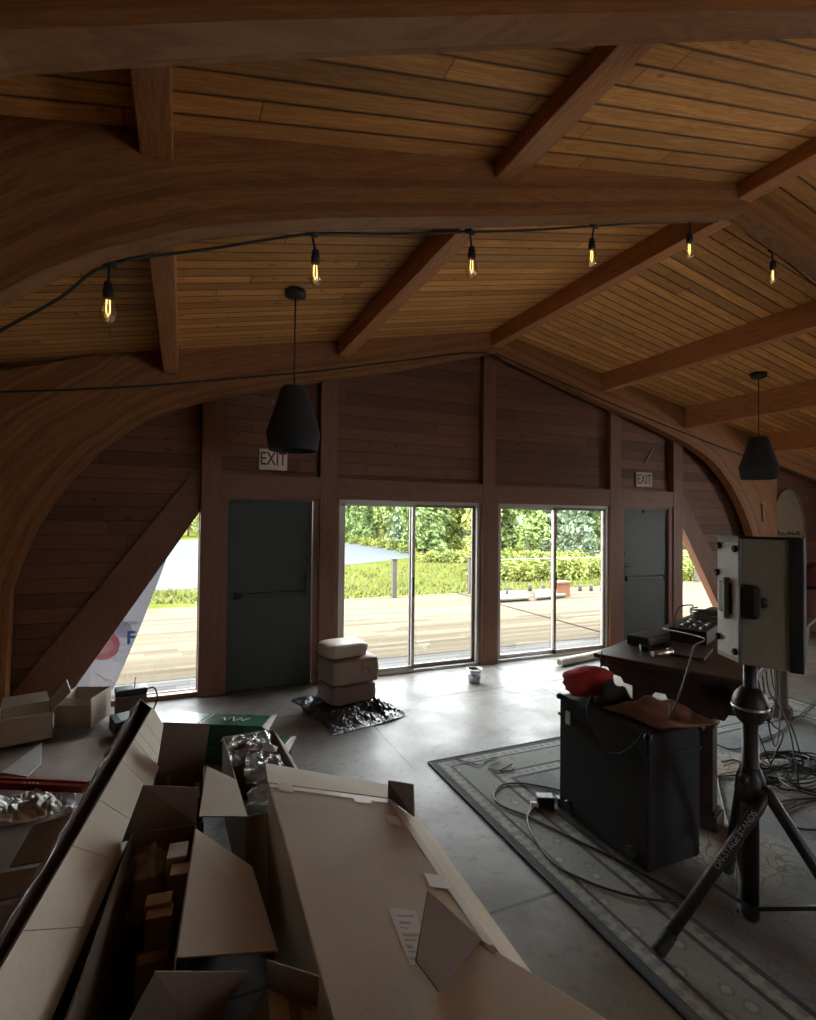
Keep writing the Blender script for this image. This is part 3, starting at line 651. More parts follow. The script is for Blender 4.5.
MB().tube([p0, p1], .05, 20).build('tube_body', plain('pale_tube_card', (.50, .45, .37), .6), r); MB().tube([p0-d*.004, p0+d*.001], .036, 16).build('end_shade', M_kraftdark, r)  # solid dark disc, coloured for the shade inside the tube end

# ------------------------------------------------------------------ rug and the case on it
RX0, RX1, RY0, RY1 = -1.915, 2.3, -6.6, -2.215
r = empty('rug', (RX0, RY1, 0), 0, 'large grey blue oriental rug under the equipment', 'rug')
MB().bx(RX0, RX1, RY0, RY1, 0.001, .011).build('pile', rug_mat(RX0, RX1, RY0, RY1), r)
m = MB(); m.bx(RX0-.008, RX0+.006, RY0, RY1, .001, .014); m.bx(RX0, RX1, RY1-.006, RY1+.008, .001, .014); m.build('binding', M_blackmat, r)
ZR = .012
CX0, CX1, CY0, CY1, CZ = -1.425, -1.035, -3.83, -3.13, .745
r = empty('equipment_case', ((CX0+CX1)/2, (CY0+CY1)/2, ZR), 0, 'tall black carpeted equipment case standing on the rug', 'equipment case')
MB().bx(CX0, CX1, CY0, CY1, ZR+.02, CZ).build('case_body', M_carpetcase, r, bevel=.012)
MB().bx(CX0-.006, CX1+.006, CY0-.006, CY1+.006, CZ-.13, CZ-.115).build('lid_trim', M_blackmat, r)
for x in (CX0, CX1):
    for y in (CY0, CY1):
        MB().lathe([(0, .02), (.017, .014), (.022, 0), (.017, -.014), (0, -.02)][::-1], (x, y, CZ-.012), 12).build('corner_guard', M_black, r)
for y in (CY0+.1, CY1-.1):
    MB().lathe([(.03, -.014), (.034, 0), (.03, .014)], (CX0-.012, y, ZR+.075), 14, rotm(0, PI/2)).build('wheel', M_black, r)
MB().bx(CX0-.012, CX0, -3.24, -3.20, CZ-.16, CZ-.08).build('latch', M_chrome, r, bevel=.003)
m = blob(None, (-1.27, -3.225, CZ+.092), .17, .105, .085, seed=12, amp=.17, p=2.6); tag(m.build('red_bag', M_redcloth), 'crumpled red bag lying on the left end of the black case', 'bag')
def cloth(c, a, bb, nu, nv, h, seed, zmin):
    m = MB()
    def f(u, v):
        p = Vector(c)+Vector(a)*(u-.5)+Vector(bb)*(v-.5); e = min(u, 1-u, v, 1-v); k = min(1, e*6)
        hh = .45+.9*nz(p, 5, 1, seed)+.5*nz(p, 14, 1, seed+3); return (p.x+nz(p, 6, .03, seed), p.y+nz(p, 6, .03, seed+1), zmin+max(.004, h*hh*k*1.0+.012))
    return m.grid(f, nu, nv)
o = cloth((-1.17, -3.67, 0), (.38, -.03, 0), (-.02, .38, 0), 30, 34, .075, 21, CZ+.008).build('folded_cloth', M_tancloth, solid=.012); tag(o, 'rumpled tan cloth draped over the near end of the black case', 'cloth')
o = cloth((-1.24, -3.41, 0), (.26, .0, 0), (.0, .07, 0), 20, 12, .12, 33, CZ+.008).build('black_strap_bundle', M_blackmat, solid=.01); tag(o, 'bundle of black straps between the red bag and the tan cloth', 'straps')

# ------------------------------------------------------------------ carved table
TR = 0.40; FL = Vector((-1.065, -3.075, 0)); u = Vector((math.cos(TR), math.sin(TR), 0)); v = Vector((math.sin(TR), -math.cos(TR), 0))  # u along the length, v towards the camera
def T(a, b_, z): return FL+u*a+v*b_+Vector((0, 0, z))
TL, TD, TZ = 2.80, .86, .965
r = empty('carved_table', T(TL/2, TD/2, ZR), TR, 'tall dark carved wooden table with scalloped aprons behind the black case', 'table')
def tbx(m, a0, a1, b0, b1, z0_, z1_): return m.prism([T(a0, b0, z0_), T(a1, b0, z0_), T(a1, b1, z0_), T(a0, b1, z0_)], (0, 0, z1_-z0_))
m = MB(); tbx(m, -.02, TL+.02, -.02, TD+.02, TZ-.03, TZ); tbx(m, .01, TL-.01, .01, TD-.01, TZ-.065, TZ-.03); m.build('table_top', M_darkwood, r, bevel=.008)
end = [(0, .93), (0, .875), (.05, .87), (.07, .83), (.14, .82), (.16, .785), (.22, .78), (.24, .74), (.33, .735), (.36, .77), (.42, .77), (.45, .72), (.49, .715), (.51, .69), (.75, .69), (.77, .73), (.81, .735), (.825, .80), (TD, .81), (TD, .93)]
for a in (.05, TL-.09): MB().prism([T(a, min(b_, TD-.03), z) for b_, z in end], u*.04).build('apron', M_darkwood, r, bevel=.004)
side = [(.0, .93), (.0, .81), (.03, .80), (.05, .735), (.28, .735), (.31, .79), (.41, .80), (.48, .85), (TL-.48, .85), (TL-.41, .80), (TL-.31, .79), (TL-.28, .735), (TL-.05, .735), (TL-.03, .80), (TL, .81), (TL, .93)]
for b_, pr_ in ((.03, [(0, .93), (0, .88), (TL, .88), (TL, .93)]), (TD-.07, side)): MB().prism([T(a, b_, z) for a, z in pr_], v*.04).build('apron', M_darkwood, r, bevel=.004)
for a in (.09, TL-.20):
    for b_ in (.20, TD-.28):
        m = MB(); tbx(m, a, a+.10, b_, b_+.10, ZR+.10, .92); tbx(m, a-.03, a+.13, b_-.03, b_+.13, ZR, ZR+.09); tbx(m, a-.015, a+.115, b_-.015, b_+.115, ZR+.09, ZR+.11); tbx(m, a-.012, a+.112, b_-.012, b_+.112, .62, .66)
        m.build('leg', M_darkwood, r, bevel=.006)
# things on the table
def onT(name, a, b_, sa, sb, h, rz, mat, label, cat, group=None, parts=None, z=TZ):
    p = T(a, b_, z+.001); r = empty(name, p, TR+rz, label, cat, group); R = rotm(0, 0, TR+rz)
    m = MB().box(p+Vector((0, 0, h/2)), (sa, sb, h), R); m.build('housing', mat, r, bevel=min(.006, h*.3)); return r, R, p
M_graph = plain('graphite_plastic', (.05, .048, .045), .4)
onT('flat_board', .46, .44, .36, .25, .018, .1, M_graph, 'thin flat dark board lying on the carved table beside the mixer', 'board')
rr, R, p = onT('audio_mixer', .98, .33, .42, .26, .10, .05, M_black, 'black audio mixer on the table beside the speaker', 'mixer')
for i in range(6):
    for j in range(3): MB().lathe([(.009, 0), (.008, .016), (0, .017)], p+R @ Vector((-.15+i*.06, -.08+j*.07, .10)), 8).build('knob', M_chrome if (i+j) % 3 == 0 else M_graph, rr)
rr, R, p = onT('rack_unit', .56, .14, .32, .16, .07, -.15, M_black, 'low black rack unit at the far edge of the carved table', 'rack unit')
MB().box(p+R @ Vector((0, -.082, .035)), (.30, .006, .045), R).build('front_panel', M_graph, rr)
onT('adapter', .30, .20, .09, .05, .035, .5, M_black, 'small black adapter left of the rack unit on the table', 'adapter')
p = T(.12, .32, TZ+.028); o = MB().tube([p, p+Vector((.12, -.02, .006))], [.018, .022], 10).lathe([(0, .03), (.022, .015), (.024, 0), (.015, -.02)][::-1], p+Vector((.13, -.02, .01)), 12, rotm(0, PI/2)).build('microphone', M_chrome); tag(o, 'small silver microphone lying left of the flat board', 'microphone')
for i, (a, b_, l_) in enumerate(((1.42, .3, 'coil of black cable on the table right of the mixer'), (1.75, .45, 'heap of black cables on the right end of the table'))):
    m = MB(); pts = [T(a+.10*math.cos(t*1.1)*(1+.2*math.sin(t*.7)), b_+.12*math.sin(t*1.1), TZ+.01+.0035*t) for t in range(0, 46)]; m.tube(smooth_path(pts, 3), .007, 5); tag(m.build('cable_coil', M_cable), l_, 'cable')

# ------------------------------------------------------------------ loudspeaker on its tripod
cY, sY = math.cos(YAW), math.sin(YAW)
def H(lat, fwd, z): return Vector((CAM.x+cY*lat+sY*fwd, CAM.y-sY*lat+cY*fwd, z))
B_, A_, C_ = (1.49, 2.37), (1.496, 2.556), (1.650, 2.235); pv = (.618, .786); qv = (-.786, .618)
D_ = (C_[0]+.34*pv[0], C_[1]+.34*pv[1]); B2 = (B_[0]+.34*pv[0], B_[1]+.34*pv[1]); A2 = (B2[0]-.15*pv[0]+.11*qv[0], B2[1]-.15*pv[1]+.11*qv[1])
SZ0, SZ1 = 1.225, 1.79
pc = Vector((-1.23, -4.24, 0))
r = empty('loudspeaker', (pc.x, pc.y, SZ0), 0, 'grey green loudspeaker cabinet on the tripod stand', 'loudspeaker')
plan = [A_, B_, C_, D_, B2, A2]
MB().prism([H(*p, SZ0) for p in plan], (0, 0, SZ1-SZ0)).build('cabinet', M_cab, r, bevel=.008)
def onface(p, q, t, z, out): # point on the vertical face p-q, pushed outwards
    P, Q = H(*p, z), H(*q, z); n = (Q-P).cross(Vector((0, 0, 1))).normalized(); c = H(1.69, 2.48, z)
    if n.dot(P-c) < 0: n = -n
    return P+(Q-P)*t+n*out, (Q-P).normalized(), n
def fbox(m, p, q, t, z, w, h, d, out=0):
    c, e, n = onface(p, q, t, z, out); R = Matrix((e, n, Vector((0, 0, 1)))).transposed(); return m.box(c, (w, d, h), R)
m = MB(); fbox(m, C_, D_, .5, (SZ0+SZ1)/2, .345, SZ1-SZ0+.004, .03, .005); m.build('grille', M_blackmat, r, bevel=.006)
m = MB(); fbox(m, B_, C_, .93, (SZ0+SZ1)/2, .032, SZ1-SZ0+.002, .006, .001); m.build('grille_edge', M_blackmat, r)
m = MB(); fbox(m, A_, B_, .5, (SZ0+SZ1)/2, .165, SZ1-SZ0-.05, .004, .002); m.build('rear_panel', plain('window_lit_grey_panel', (.58, .59, .57), .45), r, bevel=.004)  # rear panel coloured paler to carry the window light falling on it
m = MB(); fbox(m, B_, C_, .5, SZ1+.002, .226, .012, .01, .0); fbox(m, A_, B_, .5, SZ1+.002, .186, .012, .01, .0); fbox(m, A_, B_, .99, (SZ0+SZ1)/2, .010, SZ1-SZ0, .01, .0); m.build('edge_trim', M_black, r, bevel=.002)
zm = SZ0+.285
m = MB(); fbox(m, A_, B_, .42, zm, .10, .145, .012, .004); m.build('handle_recess', M_black, r, bevel=.005)
m = MB(); fbox(m, A_, B_, .55, zm, .022, .19, .03, .012); m.build('handle_strap', M_cab, r, bevel=.006)
m = MB(); fbox(m, B_, C_, .18, zm, .08, .15, .05, .02); m.build('handle_cup', M_black, r, bevel=.02)
c, e, n = onface(B_, C_, .40, zm, .003); R = Matrix((e, Vector((0, 0, 1)), n)).transposed()
MB().lathe([(0, .004), (.022, .003), (.024, 0), (.024, -.003)], c, 18, R @ Matrix.Identity(3)).build('badge', M_graph, r)
for t, z in ((.15, SZ1-.04), (.85, SZ1-.05), (.06, SZ1-.17), (.1, SZ0+.09), (.85, SZ0+.05)):
    c, e, n = onface(A_, B_, t, z, .004); R = Matrix((e, Vector((0, 0, 1)), n)).transposed(); MB().lathe([(.016, 0), (.015, .012), (.006, .014), (0, .009)], c, 12, R).build('bolt', M_black, r)
r = empty('speaker_stand', (pc.x, pc.y, ZR), 0, 'black tripod speaker stand on the rug under the grey green speaker', 'speaker stand')
MB().tube([pc+Vector((0, 0, .06)), pc+Vector((0, 0, .98))], .035, 18).build('lower_pole', M_black, r)
MB().tube([pc+Vector((0, 0, .95)), pc+Vector((0, 0, SZ0-.001))], .029, 18).build('upper_pole', M_black, r)
MB().lathe([(.036, .925), (.052, .94), (.068, .965), (.076, 1.0), (.075, 1.01), (.075, 1.03), (.064, 1.06), (.045, 1.085), (.03, 1.095)], (pc.x, pc.y, 0), 24).build('collar', M_black, r)
MB().lathe([(.077, .998), (.079, 1.004), (.077, 1.01)], (pc.x, pc.y, 0), 24).build('collar_ring', M_chrome, r)
MB().lathe([(.036, .56), (.06, .58), (.064, .62), (.058, .68), (.044, .72), (.036, .73)], (pc.x, pc.y, 0), 20).build('hub', M_black, r)
kp = pc+Vector((-.075, -.02, .69)); MB().tube([pc+Vector((0, 0, .69)), kp], .012, 8).lathe([(0, .024), (.022, .016), (.024, -.016), (0, -.024)][::-1], kp, 8).build('locking_knob', M_black, r)
MB().lathe([(.03, .03), (.038, .05), (.038, .10), (.034, .11)], (pc.x, pc.y, 0), 16).build('lower_collar', M_black, r)
for fi, ang in enumerate((178, -84, 51)):
    a = math.radians(ang); dv = Vector((math.cos(a), math.sin(a), 0)); ro, rf_ = (.10, .345) if fi == 2 else (.075, .56); top = pc+dv*ro+Vector((0, 0, .635)); foot = pc+dv*rf_+Vector((0, 0, ZR+.028)); kn = None
    if fi == 0: top = top+Vector((.075, -.075, -.01))
    lg = MB().tube([pc+dv*.04+Vector((0, 0, .645)), top, top+(foot-top)*.08, foot], [.026, .027, .026, .025], 12).build('leg', M_black, r)
    MB().tube([foot-(foot-top).normalized()*.09, foot, foot+(foot-top).normalized()*.012], [.029, .031, .025], 12).build('rubber_foot', M_blackmat, lg)
    mid = top+(foot-top)*.56; MB().box((mid+pc+Vector((0, 0, .075)))/2, ((mid-pc-Vector((0, 0, .075))).length, .026, .016), Matrix((( (mid-pc-Vector((0, 0, .075))).normalized()), dv.cross(Vector((0, 0, 1))), (mid-pc-Vector((0, 0, .075))).normalized().cross(dv.cross(Vector((0, 0, 1)))))).transposed()).build('strut', M_black, lg)
    if fi == 0:
        ax = (top-foot).normalized(); side_ = Vector((0, 0, 1)).cross(ax).normalized(); nn = ax.cross(side_); view = (CAM-(top+foot)/2); view -= ax*view.dot(ax); view.normalize(); yy = view.cross(ax)
        c = top+(foot-top)*.30+view*.0265; Mx = Matrix((ax, yy, view)).transposed().to_4x4(); Mx.translation = c
        text_obj('lettering', 'ON-STAGE STANDS', .034, plain('grey_lettering', (.36, .35, .35), .5), Mx, lg, .0006)

# ------------------------------------------------------------------ foreground cartons
def ext(a, b_, k): return a+(b_-a)*k
def qd(m, pts, t=.006): return m.quad(*pts, t)
# long narrow carton with its long flap folded out
RZ = .62
rf, rn = at(152, 708, RZ), ext(at(152, 708, RZ), at(0, 968, RZ), 1.42); lf, ln = at(141, 699, RZ), ext(at(141, 699, RZ), at(0, 943, RZ), 1.36)
ff, fn_ = at(171, 738, RZ-.17), ext(at(171, 738, RZ-.17), at(50, 1020, RZ-.17), 1.25)
r = empty('long_carton', (rf.x, rf.y, 0), 0, 'long narrow open carton with a wide creased flap hanging along its right side', 'carton')
dn = lambda p, z: Vector((p.x, p.y, z))
m = MB()
qd(m, [rf, rn, dn(rn, .02), dn(rf, .02)]); qd(m, [lf, ln, dn(ln, .02), dn(lf, .02)]); qd(m, [lf, rf, dn(rf, .02), dn(lf, .02)]); qd(m, [ln, rn, dn(rn, .02), dn(ln, .02)]); qd(m, [dn(lf, .02), dn(rf, .02), dn(rn, .02), dn(ln, .02)])
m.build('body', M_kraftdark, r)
m = MB(); cuts = [0, .085, .14, .175, .27, .40, .515, .66, .82, 1.0]
for a, c_ in zip(cuts, cuts[1:]):
    g = .0016; p0, p1, q0, q1 = ext(rf, rn, a+g/2), ext(rf, rn, c_-g/2), ext(ff, fn_, a+g/2), ext(ff, fn_, c_-g/2); qd(m, [p0, q0, q1, p1])
fl = m.build('flap', M_kraft, r)
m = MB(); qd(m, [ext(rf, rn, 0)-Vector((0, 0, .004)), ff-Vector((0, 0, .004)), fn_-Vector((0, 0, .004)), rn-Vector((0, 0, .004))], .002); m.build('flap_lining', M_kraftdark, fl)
def onflap(a, t): 
    p, q = ext(rf, rn, a), ext(ff, fn_, a); n = (rn-rf).cross(ff-rf).normalized(); n = n if n.z > 0 else -n; return ext(p, q, t)+n*.003
m = MB(); m.quad(onflap(.52, .62), onflap(.525, .70), onflap(.63, .50), onflap(.63, .46), .0015); m.build('tape_tear', M_tape, fl); m = MB(); m.quad(onflap(.10, .5), onflap(.105, .62), onflap(.12, .62), onflap(.115, .5), .0015); m.build('tape_tear', M_tape, fl)
m = MB(); nS = 60
for i in range(nS):
    a0, a1 = i/nS, (i+1)/nS; 
    def pt(a, e): p = ext(lf, ln, a); return p+Vector((nz(p, 9, .018, e), 0, .006+abs(nz(p, 7, .03, e+3))*(1 if e else .3)))
    m.quad(pt(a0, 1)+Vector((-.025, 0, -.03)), pt(a0, 0), pt(a1, 0), pt(a1, 1)+Vector((-.025, 0, -.03)), .001)
m.build('plastic_film', M_shine, r)
m = MB()
for pts in ([(70, 816, .61), (44, 862, .61), (10, 868, .5), (34, 826, .5)], [(40, 868, .605), (22, 897, .605), (-16, 905, .48), (2, 874, .48)], [(18, 905, .6), (-6, 945, .6), (-60, 945, .46), (-30, 910, .46)]):
    qd(m, [at(*p) for p in pts])
m.build('side_flap', M_kraft2, r)

# big taped carton
BZ = .60
t1, t2, t3, t4 = at(268, 782, BZ), at(389, 798, BZ), at(494, 945, BZ), at(324, 991, BZ)
n3, n4 = ext(t2, t3, 1.32), ext(t1, t4, 1.45)
r = empty('large_carton', ((t1.x+t2.x)/2, (t1.y+t4.y)/2, 0), 0, 'large brown carton with white taped edges lying in the middle foreground', 'carton')
MB().prism([dn(t1, .003), dn(t2, .003), dn(n3, .003), dn(n4, .003)], (0, 0, BZ-.003)).build('body', M_kraft, r, bevel=.006)
m = MB(); qd(m, [t1, t2, at(389, 785, BZ-.05), at(266, 763, BZ-.05)]); fo = m.build('flap', M_kraft, r)
m = MB(); e1, e2 = at(403, 794, BZ-.07), ext(at(403, 794, BZ-.07), at(527, 966, BZ-.10), 1.25); qd(m, [t2, n3, e2, e1]); m.build('flap', M_kraft, r)
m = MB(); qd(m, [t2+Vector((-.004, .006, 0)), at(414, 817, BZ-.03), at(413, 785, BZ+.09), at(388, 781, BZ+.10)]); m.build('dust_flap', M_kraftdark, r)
TZp = BZ+.0015
def top(m, *pts): return m.quad(*[at(x, y, TZp) for x, y in pts], .0008)
m = MB(); top(m, (269, 784), (388, 799), (388, 803), (270, 787)); top(m, (388, 799), (393, 799), (494, 944), (486, 946))
m.build('tape', M_tape, r)
m = MB(); TZp = BZ+.0028
for q in (((277, 783), (292, 785), (294, 793), (279, 790)), ((353, 796), (370, 798), (372, 804), (355, 802)), ((387, 815), (398, 817), (402, 826), (389, 823)), ((424, 873), (444, 876), (452, 889), (430, 887))):
    m = MB(); top(m, *q); m.build('tape_tab', M_tape, r)
TZp = BZ+.0015
m = MB(); top(m, (388, 908), (416, 911), (430, 962), (410, 966)); lb = m.build('shipping_label', M_label, r)
m = MB(); TZp = BZ+.0026
for i in range(8):
    y = 915+i*6; k = i*1.8; top(m, (395+k+2, y), (395+k+19-(i % 3)*5, y+.5), (395+k+19-(i % 3)*5, y+1.5+(i % 2)*1.6), (395+k+3, y+1.0+(i % 2)*1.2))
m.build('print', M_inkgrey, lb)
m = MB(); top(m, (322, 781-0), (346, 785), (346, 786.5), (322, 782.5)) if False else None

# shallow open carton lying on the big one, bottom edge of the photo
LZ = .665
a, b_, c_ = at(480, 940, LZ), at(612, 1022, LZ), at(404, 1032, LZ); d_ = b_+(c_-a)
r = empty('shallow_carton', (a.x, a.y, BZ), 0, 'shallow open carton resting on the big taped carton with one dark flap raised', 'carton')
MB().prism([a, b_, d_, c_], (0, 0, -(LZ-BZ-.003))).build('body', M_kraft, r, bevel=.004)
m = MB(); qd(m, [a+Vector((0, 0, .001)), at(438, 992, LZ+.001), at(415, 961, LZ+.13), at(427, 891, LZ+.15)]); m.build('flap', M_kraftdark, r)
m = MB(); m.quad(a+Vector((0, 0, .002)), ext(a, b_, .16)+Vector((0, 0, .002)), ext(a, b_, .15)+(c_-a)*.05+Vector((0, 0, .002)), ext(a, c_, .05)+Vector((0, 0, .002)), .0008); m.build('tape', M_kraft2, r)

# open cartons between the long one and the big one
def open_box(name, label, x0, x1, y0, y1, h, mat, rz=0.0, inner=M_kraftdark, z=0.003, ctr=None):
    c = Vector(((x0+x1)/2, (y0+y1)/2, z)); rr = empty(name, c, rz, label, 'carton'); R = rotm(0, 0, rz); hx, hy = (x1-x0)/2, (y1-y0)/2; t = .006
    m = MB()
    for (cx, cy, sx_, sy_) in ((0, -hy, 2*hx, t), (0, hy, 2*hx, t), (-hx, 0, t, 2*hy), (hx, 0, t, 2*hy)): m.box(c+R @ Vector((cx, cy, h/2)), (sx_, sy_, h), R)
    m.box(c+Vector((0, 0, t/2)), (2*hx, 2*hy, t), R); m.build('body', mat, rr)
    def P(x, y, zz): return c+R @ Vector((x*hx, y*hy, 0))+Vector((0, 0, zz))
    return rr, P
# nearest, holding white packets and plastic bags
r, P = open_box('open_carton', 'open brown carton holding slim white topped packets and clear bags', -3.90, -3.645, -4.30, -3.34, .50, M_kraftdark, -.10)
m = MB(); qd(m, [P(-1.3, 1, .47), P(1.0, 1, .50), aty(198, 788, -3.31), aty(143, 785, -3.31)]); m.build('flap', M_kraftdark, r)
m = MB(); qd(m, [P(1, .93, .50), P(1, -.55, .50), at(278, 950, .43), at(252, 866, .43)]); fl = m.build('flap', M_kraft, r)
pk = None
def packet(x, y, sx_, sy_, h, rz, label, topmat=M_label):
    q = Vector((x, y, .012)); rr = empty('slim_packet', q, rz, label, 'packet', 'slim packets in the open carton'); R = rotm(0, 0, rz)
    b0 = MB().box(q+Vector((0, 0, h/2)), (sx_, sy_, h), R).build('packet_body', M_kraft2, rr, bevel=.003)
    MB().box(q+Vector((0, 0, h+.002)), (sx_*.98, sy_*.98, .003), R).build('packet_top', topmat, rr)
    for i in range(3): pass
    return rr
for (px, py, zz, sx_, sy_, lb) in ((178, 850, .485, .075, .10, 'tallest white topped packet standing against the far flap of the open carton'), (181, 869, .47, .075, .07, 'white topped packet in front of the tallest one by the carton rim'), (159, 899, .42, .09, .06, 'pale topped packet standing left of the white ones'), (160, 912, .40, .09, .06, 'pale topped packet nearest the camera in the open carton')):
    q = at(px, py, zz); packet(q.x, q.y, sx_, sy_, zz-.012, -.10, lb)
for (px, py, zz, sx_, sy_, lb) in ((152, 958, .33, .10, .05, 'plain brown packet standing between the pale topped packets and the nearest one'), (168, 985, .30, .09, .05, 'plain brown packet nearest the camera in the open carton')):
    q = at(px, py, zz); packet(q.x, q.y, sx_, sy_, zz-.012, -.10, lb, M_kraft2)
def crumple(name, c, rx, ry, rz_, mat, label, cat, seed, amp=.5, group=None):
    m = blob(None, c, rx, ry, rz_, 18, 12, seed, amp, 2.2); m.smooth = [False]*len(m.smooth); return tag(m.build(name, mat), label, cat, group)
q = at(146, 868, .42); crumple('plastic_bag', (q.x, q.y, .37), .085, .10, .11, M_clear, 'clear crumpled plastic bag standing in the open carton', 'plastic bag', 3)
q = at(130, 893, .30); crumple('plastic_bag', (q.x, q.y, .24), .055, .07, .07, M_clear, 'small clear plastic bag deep at the left of the open carton', 'plastic bag', 7)
# second, behind it
r, P = open_box('open_carton', 'dark open carton with a tall raised far flap and a strip of tape inside', -3.80, -3.55, -3.20, -2.60, .42, M_kraftdark, -.04)
m = MB(); qd(m, [P(-1, 1, .42), P(1, 1, .42), aty(210, 724, -2.53), aty(164, 722, -2.53)]); m.build('flap', M_kraftdark, r)
m = MB(); qd(m, [P(-.55, .98, .40), P(-.38, .98, .40), P(-.38, .98, .05), P(-.55, .98, .05)], .002); m.build('tape', M_kraft2, r)
m = MB(); qd(m, [P(.62, .97, .34), P(.86, .97, .34), P(.86, .97, .25), P(.62, .97, .25)], .002); m.build('label', M_label, r)
# third, full of wrappings, with the pale flap
r, P = open_box('open_carton', 'open carton full of clear wrappings with a pale flap folded out to the left', -3.39, -3.07, -3.26, -2.26, .44, M_kraft2, .04)
m = MB(); f0, f1 = P(-1, -1.0, .44), P(-1, -.22, .44); qd(m, [f0, f1, at(207, 766, .47), at(199, 816, .47)]); m.build('flap', M_kraft, r)
m = MB(); qd(m, [P(-1, 1, .44), P(1, 1, .44), P(1.1, 1.3, .36), P(-1, 1.3, .36)]); m.build('flap', M_kraft, r)
m = MB(); qd(m, [P(1, 1, .44), P(1, -.2, .44), P(1.35, -.1, .36), P(1.35, .9, .36)]); m.build('flap', M_kraft2, r)
for i, (x, y, z, rx, ry, rz_, lb) in enumerate(((-3.27, -2.50, .44, .13, .15, .07, 'clear plastic blister tray at the far end of the carton of wrappings'), (-3.22, -2.78, .43, .11, .12, .07, 'crumpled clear wrapping in the middle of the carton of wrappings'), (-3.25, -3.06, .38, .10, .11, .08, 'crumpled clear wrapping by the pale flap'))):
    crumple('plastic_wrapping', (x, y, z), rx, ry, rz_, M_clear, lb, 'wrapping', 20+i, .45)
for i, (x, y, z, w, h, a, mat, lb) in enumerate(((-3.30, -2.62, .47, .14, .07, .5, M_kraftdark, 'torn dark card scrap lying on the clear wrappings'), (-3.17, -2.66, .485, .09, .06, -.6, M_label, 'torn white paper scrap on the clear wrappings'), (-3.20, -2.90, .49, .10, .08, .9, M_kraftdark, 'folded dark card scrap near the carton rim'), (-3.17, -3.12, .46, .07, .06, .2, M_label, 'pale card scrap nearest the big carton'))):
    R = rotm(.25, .2, a); m = MB(); m.prism([Vector((x, y, z))+R @ Vector(q) for q in ((-w/2, -h/2, 0), (w/2, -h/2*.6, .008), (w/2*.7, h/2, 0), (0, h/2*.7, .012), (-w/2, h/2, 0))], (0, 0, .003)); tag(m.build('card_scrap', mat), lb, 'scrap')
for i, (x, y) in enumerate(((-3.155, -2.98), (-3.15, -3.05))):
    rr = empty('glass_jar', (x, y, .2), 0, ('small green tinted jar standing in the carton of wrappings, farther one', 'small green tinted jar standing in the carton of wrappings, nearer one')[i], 'jar')
    MB().lathe([(.026, 0), (.03, .01), (.03, .17), (.02, .19)], (x, y, .2), 14).build('jar_body', clear('green_glass_%d' % i, .15, (.62, .75, .45), .05, .12), rr); MB().lathe([(.024, .19), (.024, .215), (0, .217)], (x, y, .2), 14).build('lid', M_label, rr)
MB_ = None
# dark flap carton and the small taped carton at the bottom edge
r, P = open_box('open_carton', 'dark open carton at the bottom edge with a brown flap standing up', -3.88, -3.62, -4.72, -4.34, .44, M_kraftdark, -.04)
m = MB(); qd(m, [P(-.8, 1, .44), P(1.1, 1, .44), aty(248, 972, -4.30), aty(155, 972, -4.30)]); m.build('flap', M_kraftdark, r)
kz = .56
k1, k2 = at(282, 983, kz), at(333, 1001, kz); kv = Vector((-.03, -.40, 0))
r = empty('taped_carton', (k1.x, k1.y, 0), 0, 'small brown taped carton at the bottom edge left of the big carton', 'carton')
k1 += Vector((-.04, 0, 0)); k2 += Vector((-.045, 0, 0))
MB().prism([dn(k1, .003), dn(k2, .003), dn(k2+kv, .003), dn(k1+kv, .003)], (0, 0, kz-.003)).build('body', M_kraft2, r, bevel=.004)
m = MB(); qd(m, [k1, k2, k2+Vector((.01, .02, .06)), k1+Vector((0, .02, .06))]); m.build('flap', M_kraftdark, r)
m = MB(); m.quad(*[q+Vector((0, 0, .002)) for q in (ext(k1, k2, .42), ext(k1, k2, .68), ext(k1, k2, .68)+kv, ext(k1, k2, .42)+kv)], .001); m.quad(*[q+Vector((0, 0, .004)) for q in (ext(k1, k2, .35), ext(k1, k2, .9), ext(k1, k2, .9)+kv*.05, ext(k1, k2, .35)+kv*.04)], .001); m.build('tape', M_tape if False else M_kraftdark, r)
m = MB(); qd(m, [k1+Vector((-.0, 0, -.002)), k1+kv, k1+kv+Vector((-.07, 0, -.12)), k1+Vector((-.07, 0, -.10))]); m.build('flap', M_kraftdark, r)

# green boxed goods on the floor beyond
def green(pn, pf, w, z0_, h, label, mark):
    ax = (pf-pn); ax.z = 0; L_ = ax.length; ax.normalize(); nv = Vector((-ax.y, ax.x, 0)); rr = empty('green_box', (pn.x, pn.y, z0_), 0, label, 'box', 'green boxes on the floor')
    p = dn(pn, z0_); MB().prism([p, p+ax*L_, p+ax*L_+nv*w, p+nv*w], (0, 0, h)).build('box_body', M_green, rr, bevel=.003)
    z = Vector((0, 0, h+.0015))
    if mark:
        m = MB(); m.quad(*[p+ax*a+nv*b_*w+z for a, b_ in ((.0, .02), (.38*L_, .02), (.40*L_, .98), (.0, .98))], .001); m.quad(*[p+ax*a+nv*b_*w+z for a, b_ in ((.41*L_, .02), (.425*L_, .02), (.445*L_, .98), (.43*L_, .98))], .001); m.build('silver_panel', M_silver, rr)
        m = MB(); sg = [p+ax*(.56*L_+t*.022)+nv*w*(.5+.16*math.sin(t*2.1)+.05*math.sin(t*5))+z for t in range(11)]; m.tube(smooth_path(sg, 4), .006, 5); m.build('lettering', M_silver, rr)
    m = MB(); e = p+ax*L_; m.quad(e+Vector((0, 0, h*.98)), e+nv*w+Vector((0, 0, h*.98)), e+nv*w*.9+ax*.05+Vector((0, 0, h*1.12)), e+nv*w*.1+ax*.04+Vector((0, 0, h*.7)), .003); m.build('end_flap', M_label, rr)
    return rr
g0, g1 = at(156, 722, .30), at(262, 726, .30)
green(g0, g1, .22, .153, .145, 'long green box with silver panel, topmost of the two on the floor', True)
